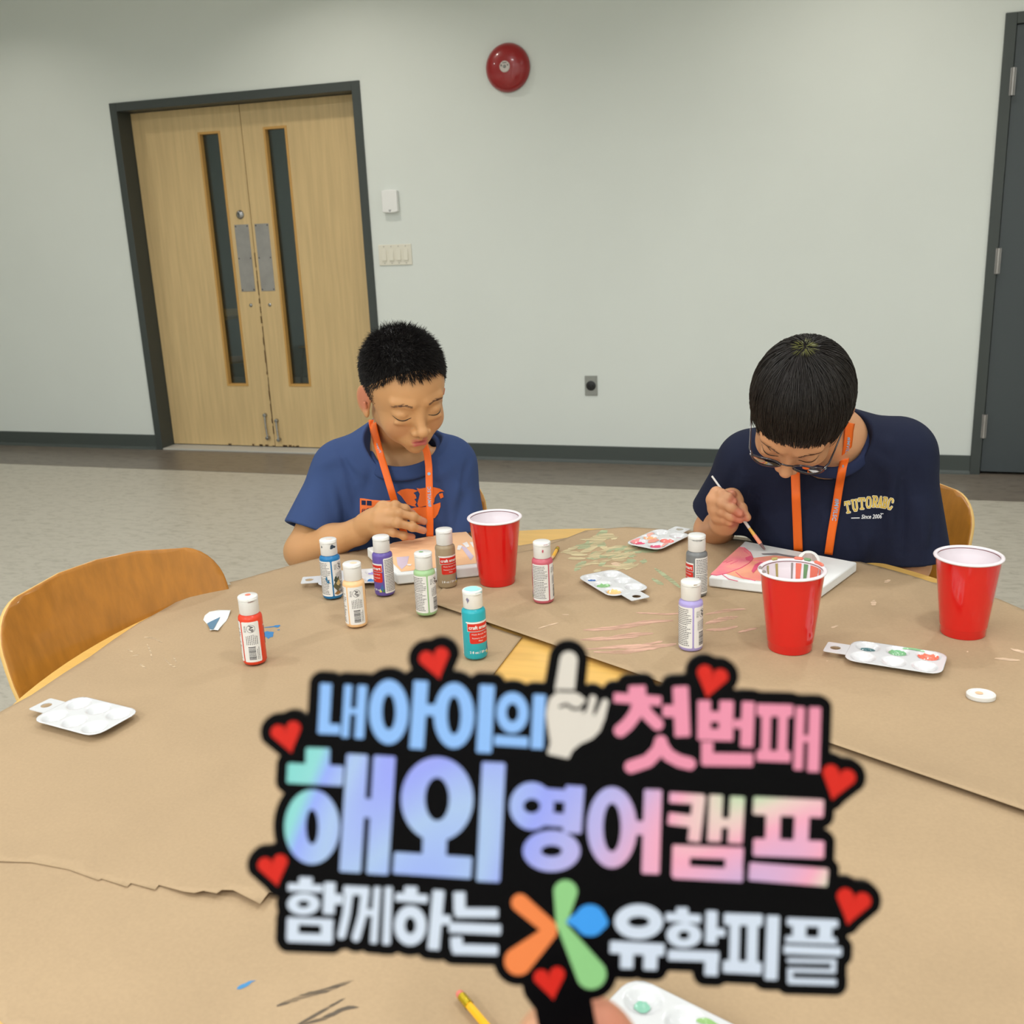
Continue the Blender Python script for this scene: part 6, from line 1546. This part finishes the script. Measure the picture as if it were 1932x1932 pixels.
# chest print: arched college lettering
def college(word, x0, x1, y0f, hgt_, th):
    """slab letters as strokes in pixel guide space"""
    pass
LT = {'T': [((0, 0), (1, 0)), ((.5, 0), (.5, 1)), ((.25, 1), (.75, 1)), ((0, 0), (0, .22)), ((1, 0), (1, .22))],
      'U': [((.15, 0), (.15, .75)), ((.15, .75), (.35, 1)), ((.35, 1), (.65, 1)), ((.65, 1), (.85, .75)), ((.85, .75), (.85, 0)), ((0, 0), (.32, 0)), ((.68, 0), (1, 0))],
      'O': [((.3, 0), (.7, 0)), ((.7, 0), (.92, .25)), ((.92, .25), (.92, .75)), ((.92, .75), (.7, 1)), ((.7, 1), (.3, 1)), ((.3, 1), (.08, .75)), ((.08, .75), (.08, .25)), ((.08, .25), (.3, 0))],
      'R': [((.2, 0), (.2, 1)), ((0, 0), (.7, 0)), ((.7, 0), (.9, .15)), ((.9, .15), (.9, .38)), ((.9, .38), (.7, .52)), ((.7, .52), (.2, .52)), ((.55, .52), (.9, 1)), ((0, 1), (.38, 1))],
      'A': [((.5, 0), (.12, 1)), ((.5, 0), (.88, 1)), ((.25, .66), (.75, .66)), ((0, 1), (.28, 1)), ((.72, 1), (1, 1))],
      'B': [((.18, 0), (.18, 1)), ((0, 0), (.7, 0)), ((.7, 0), (.85, .13)), ((.85, .13), (.85, .36)), ((.85, .36), (.68, .48)), ((.18, .48), (.7, .48)), ((.7, .48), (.92, .62)), ((.92, .62), (.92, .86)), ((.92, .86), (.72, 1)), ((.72, 1), (0, 1))],
      'C': [((.9, .3), (.9, .12)), ((.9, .12), (.68, 0)), ((.68, 0), (.3, 0)), ((.3, 0), (.08, .25)), ((.08, .25), (.08, .75)), ((.08, .75), (.3, 1)), ((.3, 1), (.68, 1)), ((.68, 1), (.92, .75))]}
def tutor(th, name, m, off):
    h_ = .25; X, Y = np.meshgrid(np.arange(1592, 1690, h_), np.arange(928, 974, h_)); D = np.full(X.shape, 9.)
    xs = [1599, 1613, 1626, 1639, 1651, 1661, 1670, 1680]; wd = [10, 10, 10, 9, 8.5, 8, 7, 8.5]; tops = [947, 943.5, 940.5, 938.5, 937, 937.5, 939, 941]; hs = [20, 20, 19.5, 19, 19, 19, 19, 19.5]
    for ch_, cx, w_, ty, hh in zip('TUTORABC', xs, wd, tops, hs):
        rot = math.radians(-11 + (cx - 1599) / 81 * 24)
        for a, b in LT[ch_]:
            def q(p): x = (p[0] - .5) * w_; y = p[1] * hh; return (cx + x * math.cos(rot) - (y - hh / 2) * math.sin(rot), ty + hh / 2 + x * math.sin(rot) + (y - hh / 2) * math.cos(rot))
            D = np.minimum(D, s_seg(X, Y, q(a), q(b), th, th, butt=False))
    D[0] = D[-1] = 9; D[:, 0] = D[:, -1] = 9
    me = solid2d(contours(D, 1592, 928, h_), 0); subdivide_long(me, 4)
    o = [px3(v.co.x, v.co.y, 1.75) for v in me.vertices]; dr = np.array(o) - EYE; dr /= np.linalg.norm(dr, axis=1, keepdims=True); hq = SB.cast(o, dr, off=off)
    for v, p in zip(me.vertices, hq): v.co = p
    me.update(); return link(name, me, m, shB)
tutor(4.6, 'chest_lettering_outline', mat('print_cream', srgb(226, 222, 206), .6), .0008)
tutor(2.6, 'chest_lettering', mat('print_gold', srgb(222, 188, 76), .6), .0014)
MW = mat('print_white', srgb(226, 228, 232), .6)
decal_text(SB, 'Since 2006', 11, (1644, 975), -.02, 1.75, 'chest_print', MW, shB, .0012, shear=.25, bold=.2, sx=.80)
decal(SB, [[(1606, 976.6), (1622, 976.2), (1622, 978), (1606, 978.4)], [(1661, 968.2), (1667, 968.6), (1667, 970), (1661, 969.6)]], 1.75, 'chest_print', MW, shB, .0010)
legs(Bp, hipB, fb, xb)
adopt(Bp); adopt(lanB)
for ch in GL_.children: ch.matrix_parent_inverse = Matrix.Translation(GL_.location).inverted()
# ---- brush
tip = np.array(at(1443, 1037, zt + .003)); T0 = px3(1343, 898, 1.0) - EYE
best = min((abs(np.linalg.norm(EYE + T0 * s_ - tip) - .195), s_) for s_ in np.arange(1.6, 2.1, .002) if (EYE + T0 * s_)[1] > tip[1] - .02)[1]
end = EYE + T0 * best
# let the handle pass in front of the palm: use the sight-line depth of the hand
end = EYE + T0 * 1.945
end = np.array(end)
br = empty('paint_brush', tuple(tip), 0, 'thin white-handled paint brush with a yellow and coral stained ferrule, tip on the canvas', 'paint brush')
def bp_(t): return Vector(tip + (end - tip) * t)
def rod(name, t0, t1, r0, r1, m, n=12): 
    o = MB().tube([bp_(t0), bp_(t0 + (t1 - t0) * .35), bp_(t0 + (t1 - t0) * .7), bp_(t1)], [r0, (r0 * .65 + r1 * .35), (r0 * .3 + r1 * .7), r1], n).build(name, m, None, smooth=True); o.parent = br; o.matrix_parent_inverse = Matrix.Translation(br.location).inverted(); return o
rod('bristles', 0, .09, .0018, .0036, mat('bristle_grey', srgb(122, 96, 96), .7)); rod('painted_ferrule', .085, .20, .0038, .0036, mat('coral_stain', srgb(244, 160, 128), .5)); rod('ferrule', .195, .30, .0035, .0028, mat('yellow_stain', srgb(232, 184, 86), .5)); rod('handle', .295, 1, .0030, .0018, mat('brush_handle_white', srgb(226, 224, 220), .4))
# ---- two more people are only reflected in the glass of the doors; they are not in view
# ------------------------------------------------------------------ the person holding the sign
Pp = empty('person', (float(EYE[0]), float(EYE[1]), .75), 0, "person's hand gripping the sign stick at the bottom edge, only blurred fingertips showing", 'person')
FH = Fig(); 
def S3(u, v, dz): # point near the sign plate: guide u, v, dz metres in front of the plate (towards the eye)
    r = ray(u, v); return EYE + r / FPX * (SD - dz)
FH.cone(S3(1085, 2130, -.030), S3(1090, 2010, -.030), .034, .030, .02); FH.cone(S3(1110, 2150, -.03), S3(1190, 2420, .02), .030, .034, .02); FH.cone(S3(1190, 2420, .02), S3(1330, 2900, .12), .034, .042, .02)
for i, vv in enumerate((2052, 2120, 2186, 2246)):
    finger(FH, [S3(1150, vv + 8, -.030), S3(1160, vv + 4, .000), S3(1105, vv, .016), S3(1050, vv + 4, .014)], .0105 - .0006 * i, .0085 - .0006 * i)
finger(FH, [S3(1090, 2070, -.045), S3(1050, 2020, -.034), S3(1022, 1990, -.024), S3(1020, 1962, -.018)], .0125, .0095)
FH.cone(S3(1150, 2010, -.03), S3(1144, 1955, -.022), .010, .0085, .008)
mh = FH.mesh('body', .0022); flush_attr(mh, [(np.eye(4), S3(1140, 1938, -.02), (.014, .014, .014), .5)]); link('body', mh, skin('skin_hand', srgb(214, 160, 124), srgb(206, 112, 92)), Pp)
SH = Fig(); SH.cone(S3(1215, 2500, .03), S3(1360, 3000, .145), .044, .056, .01); link('sleeve', SH.mesh('sleeve', .005), M['cloth_navy_trim'], Pp)
adopt(Pp)
